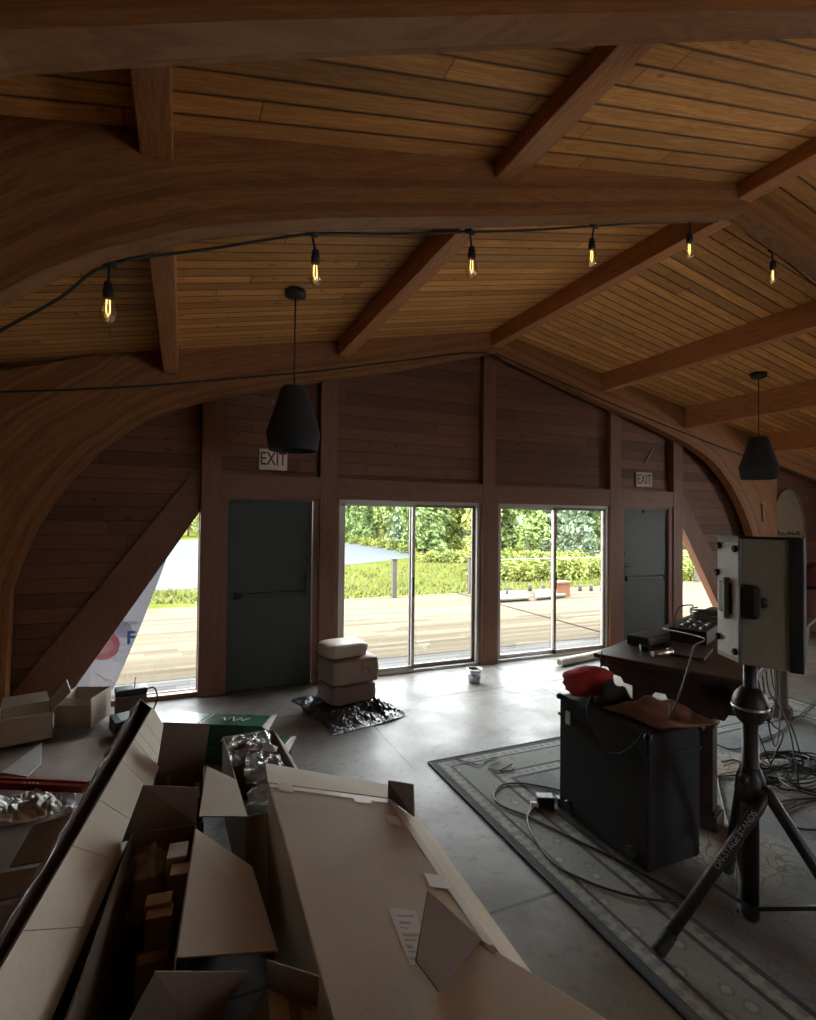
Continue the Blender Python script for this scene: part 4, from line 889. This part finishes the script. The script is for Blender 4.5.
green(dn(g0, 0)+Vector((.25, -.13, 0)), dn(g1, 0)+Vector((.13, -.10, 0)), .22, .003, .148, 'long green box under the silver panelled one', False)

# ------------------------------------------------------------------ left side clutter
m = MB()
def pf(u_, v_):
    x = -5.6+2.05*u_-.28*v_*u_ if False else -5.7+1.72*u_+.0; y = -3.9+3.1*v_; x = x+.10*v_; return (x, y, .004+max(0, .012+nz((x, y, 0), 2.2, .03, 4)+nz((x, y, 0), 6, .012, 2)))
m.grid(pf, 40, 60); o = m.build('packing_paper', M_paper, fix=False); tag(o, 'wide sheet of brown packing paper spread on the floor at the left', 'packing paper')
PZ = .05
r, P = open_box('open_carton', 'open kraft carton with a pale flap by the foot of the left wall', -5.0, -4.66, -.80, -.46, .21, M_kraft, .25, z=PZ)
m = MB(); qd(m, [P(1, -1, .21), P(1, 1, .21), P(1.75, 1.05, .36), P(1.75, -.95, .34)]); m.build('flap', M_label, r)
m = MB(); qd(m, [P(-1, -1, .21), P(-1, 1, .21), P(-1.5, 1, .15), P(-1.5, -1, .15)]); m.build('flap', M_kraft, r)
m = MB(); qd(m, [P(-1, 1, .21), P(1, 1, .21), P(.9, 1.5, .27), P(-.9, 1.5, .27)]); m.build('flap', M_kraft2, r)
r, P = open_box('open_carton', 'open dark kraft carton below the left triangular window', -4.60, -4.30, -.60, -.27, .25, M_kraft2, -.35, z=PZ)
for fp in ([P(-1, -1, .25), P(1, -1, .25), P(1, -1.25, .20), P(-1, -1.25, .20)],):
    m = MB(); qd(m, fp); m.build('flap', M_kraft2, r)
r, P = open_box('open_carton', 'kraft carton with torn white labels at the far left edge', -5.70, -5.20, -.70, -.30, .32, M_kraft2, .2, z=PZ)
m = MB(); qd(m, [P(1, -1, .34), P(1, 1, .34), P(1.3, 1, .44), P(1.3, -1, .44)]); m.build('flap', M_kraft, r)
for i in range(3):
    m = MB(); qd(m, [P(.1+i*.25, -1.02, .22-i*.05), P(.3+i*.25, -1.02, .24-i*.05), P(.28+i*.25, -1.02, .16-i*.04), P(.12+i*.25, -1.02, .15-i*.04)], .002); m.build('label', M_label, r)
q = at(127, 706, .0); 
rr = empty('black_device', (-4.08, -.42, .003), .15, 'black boxy device with a thin antenna in front of the left triangular window', 'device'); R = rotm(0, 0, .15); c = Vector((-4.08, -.42, .003))
MB().box(c+Vector((0, 0, .12)), (.25, .18, .24), R).build('housing', M_kraftdark, rr, bevel=.008); MB().box(c+Vector((0, 0, .27)), (.26, .16, .055), R).build('control_head', M_black, rr, bevel=.012); MB().tube([c+Vector((.03, 0, .29)), c+Vector((.035, 0, .39))], .005, 6).build('antenna', M_chrome, rr)
MB().tube(smooth_path([c+Vector((.12, 0, .26)), c+Vector((.19, 0, .27)), c+Vector((.22, -.03, .18)), c+Vector((.18, -.06, .06))], 5), .008, 6).build('lead', M_cable, rr)
rr = empty('flat_box', (-4.03, -.83, PZ), .3, 'flat black box with a pale printed lid in front of the black device', 'box'); R = rotm(0, 0, .3); c = Vector((-4.04, -.80, PZ))
MB().box(c+Vector((0, 0, .06)), (.30, .24, .12), R).build('box_body', M_black, rr, bevel=.004); MB().box(c+Vector((.02, .01, .123)), (.25, .2, .004), R).build('printed_lid', M_silver, rr)
# red metal bar, printed grey bag, bubble film
p0, p1 = at(-60, 779, .09), at(86, 786, .09)
d = (p1-p0).normalized(); nn = Vector((-d.y, d.x, 0))
rr = empty('red_bar', p0, 0, 'red painted metal bar lying across the paper at the left edge', 'bar')
MB().prism([p0+nn*.035+Vector((0, 0, -.03)), p0-nn*.035+Vector((0, 0, -.03)), p0-nn*.035+Vector((0, 0, .012)), p0-nn*.008+Vector((0, 0, .016)), p0+nn*.0+Vector((0, 0, .005)), p0+nn*.012+Vector((0, 0, .022)), p0+nn*.035+Vector((0, 0, .018))], p1-p0).build('bar_body', M_redmetal, rr)
m = MB()
for a in (.60, .635, .66, .69): 
    c = ext(p0, p1, a)-nn*.022+Vector((0, 0, .0155)); m.box(c, (.012, .012, .002))
m.build('mark', M_label, rr)
pts = [at(1, 774, .055), at(42, 743, .055), at(41, 765, .055), at(27, 778, .055)]
rr = empty('grey_bag', pts[0], 0, 'flat grey plastic bag with dark printed letters behind the red bar', 'bag'); m = MB(); qd(m, pts, .01); m.build('bag_body', M_grey_ply, rr, bevel=.003)
c = at(24, 764, .057); e = (at(33, 756, .057)-at(15, 772, .057)).normalized(); Mx = Matrix((e, Vector((0, 0, 1)).cross(e), Vector((0, 0, 1)))).transposed().to_4x4(); Mx.translation = c
text_obj('lettering', 'P ZHO', .085, M_ink, Mx, rr, .0008)
m = MB(); c = at(28, 802, .05); m = film((c.x-.02, c.y-.02, .02), (.52, .02, 0), (-.06, .44, 0), 60, 52, .09, 14); m.v = [q+Vector((0, 0, .03)) for q in m.v]; tag(m.build('bubble_wrap', M_bubble, fix=False), 'crumpled bubble wrap on the paper in front of the red bar', 'bubble wrap')

# ------------------------------------------------------------------ cables on the rug
def floor_cable(pts, label, rad=.0065, z=ZR+.008, name='cable'):
    w_ = [at(x, y, z) for x, y in pts]; return tag(MB().tube(smooth_path(w_, 6), rad, 6).build(name, M_cable), label, 'cable')
floor_cable([(566, 792), (545, 787), (518, 783), (500, 786), (494, 796), (502, 806), (525, 815), (548, 826), (580, 842), (612, 857), (650, 878), (700, 905)], 'black cable looping out from behind the case across the rug border')
floor_cable([(560, 797), (545, 802), (530, 812), (528, 822), (535, 838), (552, 862), (580, 878), (620, 893), (665, 901), (700, 898)], 'black cable running from the power adapter along the case front')
floor_cable([(455, 759), (468, 762), (480, 765), (486, 760), (497, 757), (498, 762), (488, 768), (500, 770), (512, 764), (512, 770), (500, 771)], 'thin dark cord curling on the far left corner of the rug', .004)
q = at(545, 806, ZR); rr = empty('power_adapter', q, 0, 'black power adapter brick on the rug left of the case', 'adapter'); R = rotm(0, 0, -.5)
MB().box(q+Vector((0, 0, .035)), (.11, .075, .07), R).build('housing', M_black, rr, bevel=.008); MB().box(q+Vector((-.075, .01, .02)), (.05, .03, .03), R).build('plug', M_white, rr, bevel=.004)
q = at(561, 806, ZR); rr = empty('power_adapter', q, 0, 'small black plug block between the adapter brick and the case', 'adapter'); MB().box(q+Vector((0, 0, .03)), (.05, .05, .055), R).build('housing', M_black, rr, bevel=.006); MB().box(q+Vector((0, -.03, .03)), (.03, .012, .03), R).build('socket', M_graph, rr)
# cables draped over the case and table edge
def cable3(pts, label, rad=.0055): return tag(MB().tube(smooth_path(pts, 6), rad, 6).build('cable', M_cable), label, 'cable')
cable3([T(.03, .02, TZ+.012), T(-.05, .05, TZ-.02), aty(600, 690, -3.12), aty(594, 715, -3.25), Vector((-1.36, -3.35, CZ+.05)), Vector((-1.46, -3.42, CZ-.02)), Vector((-1.455, -3.52, CZ-.18)), Vector((-1.45, -3.66, CZ-.16)), Vector((-1.45, -3.78, CZ-.05)), Vector((-1.40, -3.80, CZ+.03))], 'thin cable drooping from the table corner over the red bag and down the case front')
cable3([T(.62, .22, TZ+.11), aty(703, 638, -3.55), aty(694, 646, -3.70), aty(689, 665, -3.80), aty(681, 690, -3.82), aty(671, 715, -3.80), Vector((-1.16, -3.74, CZ+.10))], 'grey cable curving off the rack unit and down onto the tan cloth')
cable3([T(.75, .25, TZ+.10), T(.70, .30, TZ+.26), T(.80, .36, TZ+.28), T(.95, .33, TZ+.25)], 'thin cable arching up between rack unit and loudspeaker')
rnd = random.Random(5)
lbs = ['black cable hanging from the table underside nearest the stand', 'black cable hanging straight down beside the tripod collar', 'looped black cable swinging below the table front', 'black cable hanging in a long bow under the table', 'thin cable dangling in front of the right table leg', 'black cable coming down beside the right table leg']
for i, (x0, y0, sag, x1, y1) in enumerate(((758, 684, .1, 770, 800), (771, 682, .05, 772, 770), (778, 684, .28, 806, 690), (764, 690, .5, 812, 688), (797, 678, .05, 805, 770), (805, 676, .1, 800, 790))):
    a = at(x0, y0, .80) if False else T(.55+i*.16, TD-.10, .80); 
    if y1 > 720: bq = at(x1, y1, ZR+.008); mid = (a+bq)/2+Vector((rnd.uniform(-.1, .1), rnd.uniform(-.08, .08), -.05)); low = bq+(a-bq)*.05+Vector((0, 0, .03)); cable3([a, a+Vector((.01, -.02, -.2)), mid, Vector((low.x, low.y, ZR+.05)), bq, bq+Vector((rnd.uniform(-.2, .2), rnd.uniform(-.15, .15), 0))], lbs[i])
    else: bq = T(1.1+i*.2, TD-.10, .80); cable3([a, ext(a, bq, .2)-Vector((0, .03, sag*.9)), ext(a, bq, .5)-Vector((0, .04, sag*1.25)), ext(a, bq, .8)-Vector((0, .03, sag*.9)), bq], lbs[i])
tl = ['tangled black cable loops on the rug under the table, widest coil', 'tangled cable loops on the rug beside the tripod pole', 'small cable coil on the rug below the right table leg', 'black cable coil at the heart of the tangle', 'loose cable loops at the right edge of the rug tangle']
for i, (cx, cy, rr_) in enumerate(((782, 772, .26), (768, 778, .16), (806, 765, .14), (788, 765, .20), (812, 785, .2))):
    c = at(cx, cy, ZR+.012+.012*i); pts = []
    for t in range(0, 34): k = t*.62; pts.append(c+Vector((rr_*(1+.25*math.sin(k*.37+i))*math.cos(k)+rnd.uniform(-.02, .02), rr_*.75*(1+.2*math.cos(k*.53))*math.sin(k)+rnd.uniform(-.02, .02), rnd.uniform(0, .02)+.001*t)))
    tag(MB().tube(smooth_path(pts, 3), .006, 5).build('cable_coil', M_cable), tl[i], 'cable')
for pts, lb in (([(722, 762), (735, 760), (752, 768), (770, 782), (790, 790), (816, 785)], 'black cable crossing the rug behind the tripod pole'), ([(716, 744), (730, 749), (744, 747), (760, 740), (785, 728), (816, 700)], 'black cable rising to the right behind the stand collar'), ([(716, 776), (735, 775), (760, 770), (785, 765), (816, 757)], 'black cable lying straight across the rug under the table'), ([(816, 800), (796, 806), (782, 815), (786, 824), (802, 829), (816, 830)], 'black cable curving into the right edge above the tripod leg'), ([(772, 805), (790, 800), (816, 798)], 'short black cable end on the rug at the right edge'), ([(716, 770), (722, 800), (728, 825), (732, 850), (737, 880), (738, 912)], 'black cable running down the rug between table leg and stand pole')):
    floor_cable(pts, lb, .006)
q = at(735, 771, ZR+.02); tag(MB().tube(smooth_path([at(x, y, ZR+.02) for x, y in ((716, 776), (725, 773), (735, 771), (738, 766), (732, 763), (724, 766))], 5), .006, 6).build('cable', plain('copper_cable', (.45, .2, .1), .4)), 'short copper coloured cable loop on the rug left of the pole', 'cable')
c = T(1.0, TD-.12, .55); rr = empty('power_strip', c, 0, 'black power strip hanging at a slant under the table', 'power strip'); dv = Vector((.20, -.02, -.22)).normalized(); R = Matrix((dv, Vector((0, 1, 0)), dv.cross(Vector((0, 1, 0))))).transposed()
MB().box(c, (.30, .05, .045), R).build('housing', M_black, rr, bevel=.008)
for i in range(4):
    MB().box(c+R @ Vector((-.11+i*.07, -.028, .0)), (.035, .006, .03), R).build('outlet', M_graph, rr)
MB().box(c+R @ Vector((-.10, -.05, .02)), (.05, .05, .06), R).build('plug', M_black, rr, bevel=.006)
MB().tube(smooth_path([c+dv*.15, c+dv*.2+Vector((.03, 0, -.02)), c+Vector((.25, -.02, -.25)), T(1.25, TD-.1, ZR+.01)], 5), .006, 6).build('lead', M_cable, rr)
MB().tube(smooth_path([c-dv*.15, c-dv*.18+Vector((-.02, 0, .06)), c+Vector((-.12, 0, .25))], 5), .006, 6).build('hanging_lead', M_cable, rr)

# ------------------------------------------------------------------ outdoors: things on and beyond the deck
M_railpost = plain('grey_railing_wood', (0.0550, 0.0465, 0.0385), .8)
for i, (px, py, lb) in enumerate(((394, 598, 'railing post seen through the left pane of the left slider'), (470, 597, 'railing post seen through the right pane of the left slider'), (553, 597, 'railing post seen behind the mid stile of the right slider'), (697, 594, 'thick railing post seen through the right triangular window'))):
    p = aty(px, py, 6.2); p = Vector((p.x, 6.2, -.049)); rr = empty('railing_post', p, 0, lb, 'post', 'railing posts on the deck edge'); w = .055
    MB().bx(p.x-w, p.x+w, p.y-w, p.y+w, -.049, .88).build('post_body', M_railpost, rr, bevel=.008); MB().bx(p.x-.075, p.x+.075, p.y-.075, p.y+.075, .88, .915).build('post_cap', M_railpost, rr, bevel=.006)
for i, (px, lb) in enumerate(((530, 'first low bollard from the left slider side'), (543, 'second low bollard beyond the pallets'), (556, 'low bollard beside the planter'), (580, 'low bollard just right of the planter'), (591, 'middle low bollard right of the planter'), (602, 'low bollard nearest the right jamb of the right slider'))):
    p = at(px, 591, -.05); p.y = min(p.y, 6.2); p.z = -.049; rr = empty('bollard', p, 0, lb, 'bollard', 'low bollards at the deck edge'); MB().lathe([(.05, 0), (.045, .16), (.03, .19), (0, .195)], p, 10).build('bollard_body', M_railpost, rr)
p = at(507, 598, -.05); p.z = -.049; tag(MB().tube([p, p+Vector((0, 0, .34))], .03, 8).lathe([(.06, 0), (.06, .02), (.03, .03)], p, 10).build('thin_post', M_railpost), 'thin dark post on the deck at the left of the right slider', 'post')
p0, p1 = Vector((aty(470, 597, 6.2).x, 6.2, .82)), Vector((aty(697, 594, 6.2).x, 6.2, .82)); tag(MB().tube([p0, p1], .014, 6).build('rail_wire', plain('pale_wire', (.16, .17, .165), .6, .0)), 'pale rail wire running along the deck edge beyond the right slider', 'wire')
for i, (pts, lb) in enumerate((([(490, 592), (524, 591), (530, 598), (498, 600)], 'pale flat hatch board lying on the deck, left one of two'), ([(534, 590), (560, 589), (566, 595), (536, 598)], 'pale flat hatch board lying on the deck next to the planter'))):
    c = [at(x, y, .02) for x, y in pts]; rr = empty('deck_hatch', dn(c[0], -.05), 0, lb, 'hatch'); m = MB(); m.prism([q+Vector((0, 0, .02)) for q in c], (0, 0, -.04)); m.build('panel_top', plain('pale_panel_%d' % i, (0.1100, 0.1000, 0.0750), .7), rr)
    m = MB(); cc = (c[0]+c[1]+c[2]+c[3])/4; m.prism([dn(ext(cc, q, .9), -.049) for q in c], (0, 0, .048)); m.build('panel_shadow', M_blackmat, rr)  # matte black slab stands in for the shadow under the pale board
p = at(560, 596, -.05); p.z = -.049; rr = empty('planter', p, 0, 'orange box planter on the deck seen through the right slider', 'planter'); MB().prism([p+Vector(q) for q in ((-.2, -.15, 0), (.2, -.15, 0), (.2, .15, 0), (-.2, .15, 0))], (0, 0, .34)).build('planter_body', M_orange, rr, bevel=.01); MB().bx(p.x-.23, p.x+.23, p.y-.18, p.y+.18, .28, .33).build('rim', M_orange, rr, bevel=.006)
# feather banner outside the left triangular window
by = .62
out = [(-4.95, .02), (-4.30, .02), (-4.17, .40), (-4.0, .85), (-3.86, 1.28), (-3.78, 1.60), (-3.80, 1.9), (-3.95, 2.2), (-4.2, 2.35), (-4.6, 2.3), (-4.95, 2.0)]
ed = [aty(x, y, by) for x, y in ((112, 692), (122, 670), (140, 628), (158, 582), (169, 552), (176, 530))]
poly = [(q.x, q.z) for q in ed]; poly = [(poly[0][0], .0)]+poly+[(poly[-1][0]-.12, 2.05), (-4.5, 2.3), (-5.0, 2.2), (-5.0, .0)]
rr = empty('feather_banner', (-4.6, by, -.04), 0, 'white feather banner with blue and pink print outside the left triangular window', 'banner')
def ban(name, col):
    b = NB(name); b.t.nodes.remove(b.b); d = b.n('BsdfDiffuse'); t_ = b.n('BsdfTranslucent'); d.inputs[0].default_value = (*col, 1); t_.inputs[0].default_value = (*col, 1); m_ = b.n('MixShader'); m_.inputs[0].default_value = .75; b.l(d.outputs[0], m_.inputs[1]); b.l(t_.outputs[0], m_.inputs[2]); b.l(m_.outputs[0], b.o.inputs[0]); return b.m
M_ban = ban('white_banner_fabric', (.24, .235, .245)); pass
m = MB(); m.prism([(x, by, z) for x, z in poly], (0, .004, 0)); m.build('banner_cloth', M_ban, rr)
MB().tube([(-5.0, by+.02, -.04), (-5.0, by+.02, 2.2), (-4.6, by+.02, 2.36), (-4.1, by+.02, 2.25)], .012, 8).build('pole', M_chrome, rr)
def disc(cx, cz, ro, ri, mat, nm):
    n = 28; m = MB(); P0 = [(cx+ro*math.cos(2*PI*i/n), cz+ro*math.sin(2*PI*i/n)) for i in range(n)]; P1 = [(cx+ri*math.cos(2*PI*i/n), cz+ri*math.sin(2*PI*i/n)) for i in range(n)]
    for i in range(n): j = (i+1) % n; m.prism([(P0[i][0], by-.002, P0[i][1]), (P0[j][0], by-.002, P0[j][1]), (P1[j][0], by-.002, P1[j][1]), (P1[i][0], by-.002, P1[i][1])], (0, .0015, 0))
    return m.build(nm, mat, rr)
q = aty(104, 646, by); disc(q.x, q.z, .15, .09, ban('pink_print', (.8, .45, .5)), 'pink_ring'); disc(q.x, q.z, .088, .0, ban('pale_pink_print', (.85, .68, .72)), 'pink_disc')
q = aty(123, 630, by); disc(q.x, q.z, .085, .0, ban('pale_blue_print', (.74, .76, .88)), 'blue_disc')
q = aty(129, 626, by); Mx = Matrix.Translation((q.x+.02, by-.004, q.z+.03)) @ Matrix.Rotation(PI/2, 4, 'X'); text_obj('lettering', 'MAR', .06, ban('red_blue_print', (.5, .28, .4)), Mx, rr, .0006)
q = aty(131, 638, by); Mx = Matrix.Translation((q.x, by-.004, q.z)) @ Matrix.Rotation(PI/2, 4, 'X'); text_obj('lettering', 'F', .19, ban('blue_print', (.15, .35, .6)), Mx, rr, .0006, .006)
q = aty(106, 678, by); m = MB(); m.tube(smooth_path([(q.x-.1, by-.004, q.z+.05), (q.x-.04, by-.004, q.z+.02), (q.x, by-.004, q.z-.03), (q.x+.04, by-.004, q.z-.02), (q.x+.07, by-.004, q.z-.07)], 4), .006, 5); m.build('small_print', M_inkgrey, rr)

# trees across the lake and meadow, shrubs beyond the deck
def leafmat(name, c0, c1):
    b = NB(name); co = b.coord(); gi = b.n('ObjectInfo'); f = b.noise(co, .9, 3); c = b.mix(f, c0, c1); c = b.mix(1.0, c, b.ramp(gi.outputs['Random'], [(0, (.8, .85, .8)), (1, (1.25, 1.2, 1.1))]), 'MULTIPLY'); b.set(c, .7, 0, .2); return b.m
ML = [leafmat('mid_green_leaves', (.075, .115, .038), (.165, .215, .075)), leafmat('yellow_green_leaves', (.14, .17, .045), (.25, .27, .08)), leafmat('blue_green_needles', (.08, .11, .07), (.15, .19, .125)), leafmat('bright_shrub_leaves', (.08, .10, .02), (.15, .165, .04))]
M_bark = plain('grey_brown_bark', (.12, .09, .065), .9)
def crown(seed, kind, n):
    rd = random.Random(seed); m = MB(); lob = []
    if kind == 'pine':
        lob = [((rd.uniform(-.4, .4), rd.uniform(-.4, .4), 1.0+i*.9), max(.35, 2.0-i*.2)) for i in range(10)]
    elif kind == 'shrub': lob = [((rd.uniform(-1.3, 1.3), rd.uniform(-.6, .6), rd.uniform(.3, .7)), rd.uniform(.5, .8)) for i in range(7)]
    else: lob = [((rd.uniform(-.95, .95), rd.uniform(-.95, .95), rd.uniform(.8, 8.8)), rd.uniform(.8, 1.35)) for i in range(17)]
    for i in range(n):
        c, R_ = rd.choice(lob); d = Vector((rd.gauss(0, 1), rd.gauss(0, 1), rd.gauss(0, 1))).normalized()*R_*rd.uniform(.72, 1.05)
        if kind == 'pine': d.z *= .35
        p = Vector(c)+d; s = (.13 if kind == 'shrub' else .24)*rd.uniform(.6, 1.3); t = Vector((rd.gauss(0, 1), rd.gauss(0, 1), rd.gauss(0, 1))).normalized(); w = t.orthogonal().normalized(); q = t.cross(w)
        p.x = max(-1.7, min(1.7, p.x)); p.y = max(-1.7, min(1.7, p.y)) if kind != 'shrub' else p.y; m.add([p-w*s, p+q*s*.6, p+w*s, p-q*s*.6], [(0, 1, 2, 3)])
    return m
def tree_proto(seed, kind, mat, n, h):
    rr = empty('shrub' if kind == 'shrub' else ('pine_tree' if kind == 'pine' else 'broad_tree'), (0, 0, 0))
    crown(seed, kind, n).build('crown' if kind != 'shrub' else 'leaves', mat, rr, fix=False)
    if kind == 'shrub':
        m = MB(); 
        for a in range(5): m.tube([(0, 0, 0), (.5*math.cos(a*1.3), .4*math.sin(a*1.3), .6)], [.03, .012], 5)
        m.build('stem', M_bark, rr)
    else: MB().tube([(0, 0, 0), (.05, 0, h*.5), (0, .05, h)], [.2, .13, .04], 8).build('trunk', M_bark, rr)
    return rr
protos = [tree_proto(1, 'broad', ML[0], 4200, 8), tree_proto(2, 'broad', ML[1], 4000, 8), tree_proto(3, 'pine', ML[2], 3200, 9.3), tree_proto(4, 'broad', ML[0], 4000, 8), tree_proto(5, 'shrub', ML[3], 1500, 1)]
used = set()
def plant(k, x, y, z, sc, label, cat, group):
    src = protos[k]; o = src if k not in used else copy_tree(src); used.add(k)
    o.location = (x, y, z); o.rotation_euler = (0, 0, rnd.randrange(4)*PI/2); o.scale = (sc, sc, sc*rnd.uniform(.9, 1.1)); tag(o, label, cat, group)
GZ = -1.53
spots = []
TL_ = {0: 'mid green broad tree in the wood across the lake and meadow', 1: 'yellow green broad tree standing in the wood', 2: 'blue green pine standing in the wood behind the broad trees', 3: 'mid green broad tree in the wood across the lake and meadow'}
def walk(pts, depth, step, off, kinds, sc):
    """trees along a ground line (pixel points), pushed 'depth' metres away from the camera"""
    P = []
    for x, y in pts:
        q = at(x, y, GZ); h = (q-CAM); h.z = 0; h.normalize(); P.append(q+h*depth)
    L = [0.0]
    for a, b_ in zip(P, P[1:]): L.append(L[-1]+(b_-a).length)
    d = off; i = 0
    while d < L[-1]:
        k = max(j_ for j_ in range(len(L)-1) if L[j_] <= d); q = ext(P[k], P[k+1], (d-L[k])/(L[k+1]-L[k]))
        kk = kinds[i % len(kinds)]; dist = (q-CAM).length; s_ = sc*rnd.uniform(.93, 1.0)
        plant(kk, q.x, q.y, GZ, s_, TL_[kk], 'tree', 'trees of the far wood'); d += step; i += 1
shoreL = [(325, 540.5), (347, 541), (380, 545), (410, 550.5), (424, 555)]
meadow = [(424, 556), (470, 557), (520, 558.5), (570, 560), (625, 561)]
def wood(line, rows, kinds):
    dep = 0
    for i, sc in enumerate(rows):
        walk(line, dep, 4.55*sc, (1.0, 3.2, 2.0, 4.0)[i], kinds[i:]+kinds[:i], sc); dep += 4.7*(sc+rows[min(i+1, len(rows)-1)])/2
wood(shoreL, (1.0, 1.06, 1.12), [0, 3, 0, 3, 1, 0, 2]); wood(meadow, (.95, 1.08, 1.2, 1.3), [0, 1, 3, 2, 0, 3, 1])
wood([(138, 537), (172, 537), (203, 537)], (1.0, 1.15), [3, 0, 1, 0]); wood([(672, 567), (700, 567), (730, 567)], (.95, 1.1), [3, 0, 3, 1])
def shrubs(pts, n, sc, label, group):
    P = [at(x, y, GZ) for x, y in pts]
    for i in range(n):
        t = i/(n-1)*(len(P)-1); k = min(int(t), len(P)-2); q = ext(P[k], P[k+1], t-k); plant(4, q.x, q.y, GZ, sc*rnd.uniform(.9, 1.0), label, 'shrub', group)
SB = 'bright yellow green shrub growing just beyond the deck edge'
shrubs([(490, 580), (620, 577)], 7, .95, SB, 'shrubs beyond the deck'); shrubs([(488, 573), (625, 571)], 7, 1.1, SB, 'shrubs beyond the deck')
shrubs([(676, 580), (722, 578)], 4, .9, SB, 'shrubs beyond the deck'); shrubs([(674, 574), (724, 573)], 4, 1.1, SB, 'shrubs beyond the deck')
SS = 'low bright shrub by the far shore of the lake'
shrubs([(345, 542.5), (378, 547), (412, 553)], 6, 1.0, SS, 'shrubs by the shore'); shrubs([(430, 562), (480, 562.5)], 4, .8, SS, 'shrubs by the shore')
# marsh grass tufts near the deck: uncountable
m = MB(); rd = random.Random(9)
for i in range(9000):
    px = rd.uniform(90, 760); dd = rd.uniform(0, 1)**1.6; py = 604-dd*44; p = at(px, py, GZ)
    if px < 205 and py < 592: continue
    if 330 < px < 425 and py < 565: continue
    s = (p-CAM).length; h = rd.uniform(.06, .2)*(1 if s < 25 else 1.4); w = h*.35; a = rd.uniform(0, 6.28); e = Vector((math.cos(a), math.sin(a), 0))
    m.add([p-e*w, p+e*w, p+e*w*.3+Vector((rd.uniform(-.1, .1), rd.uniform(-.1, .1), h))], [(0, 1, 2)])
tag(m.build('marsh_grass', leafmat('marsh_blades', (.060, .068, .014), (.095, .096, .026)), fix=False), 'yellow green marsh grass covering the meadow beyond the deck', 'grass', kind='stuff')
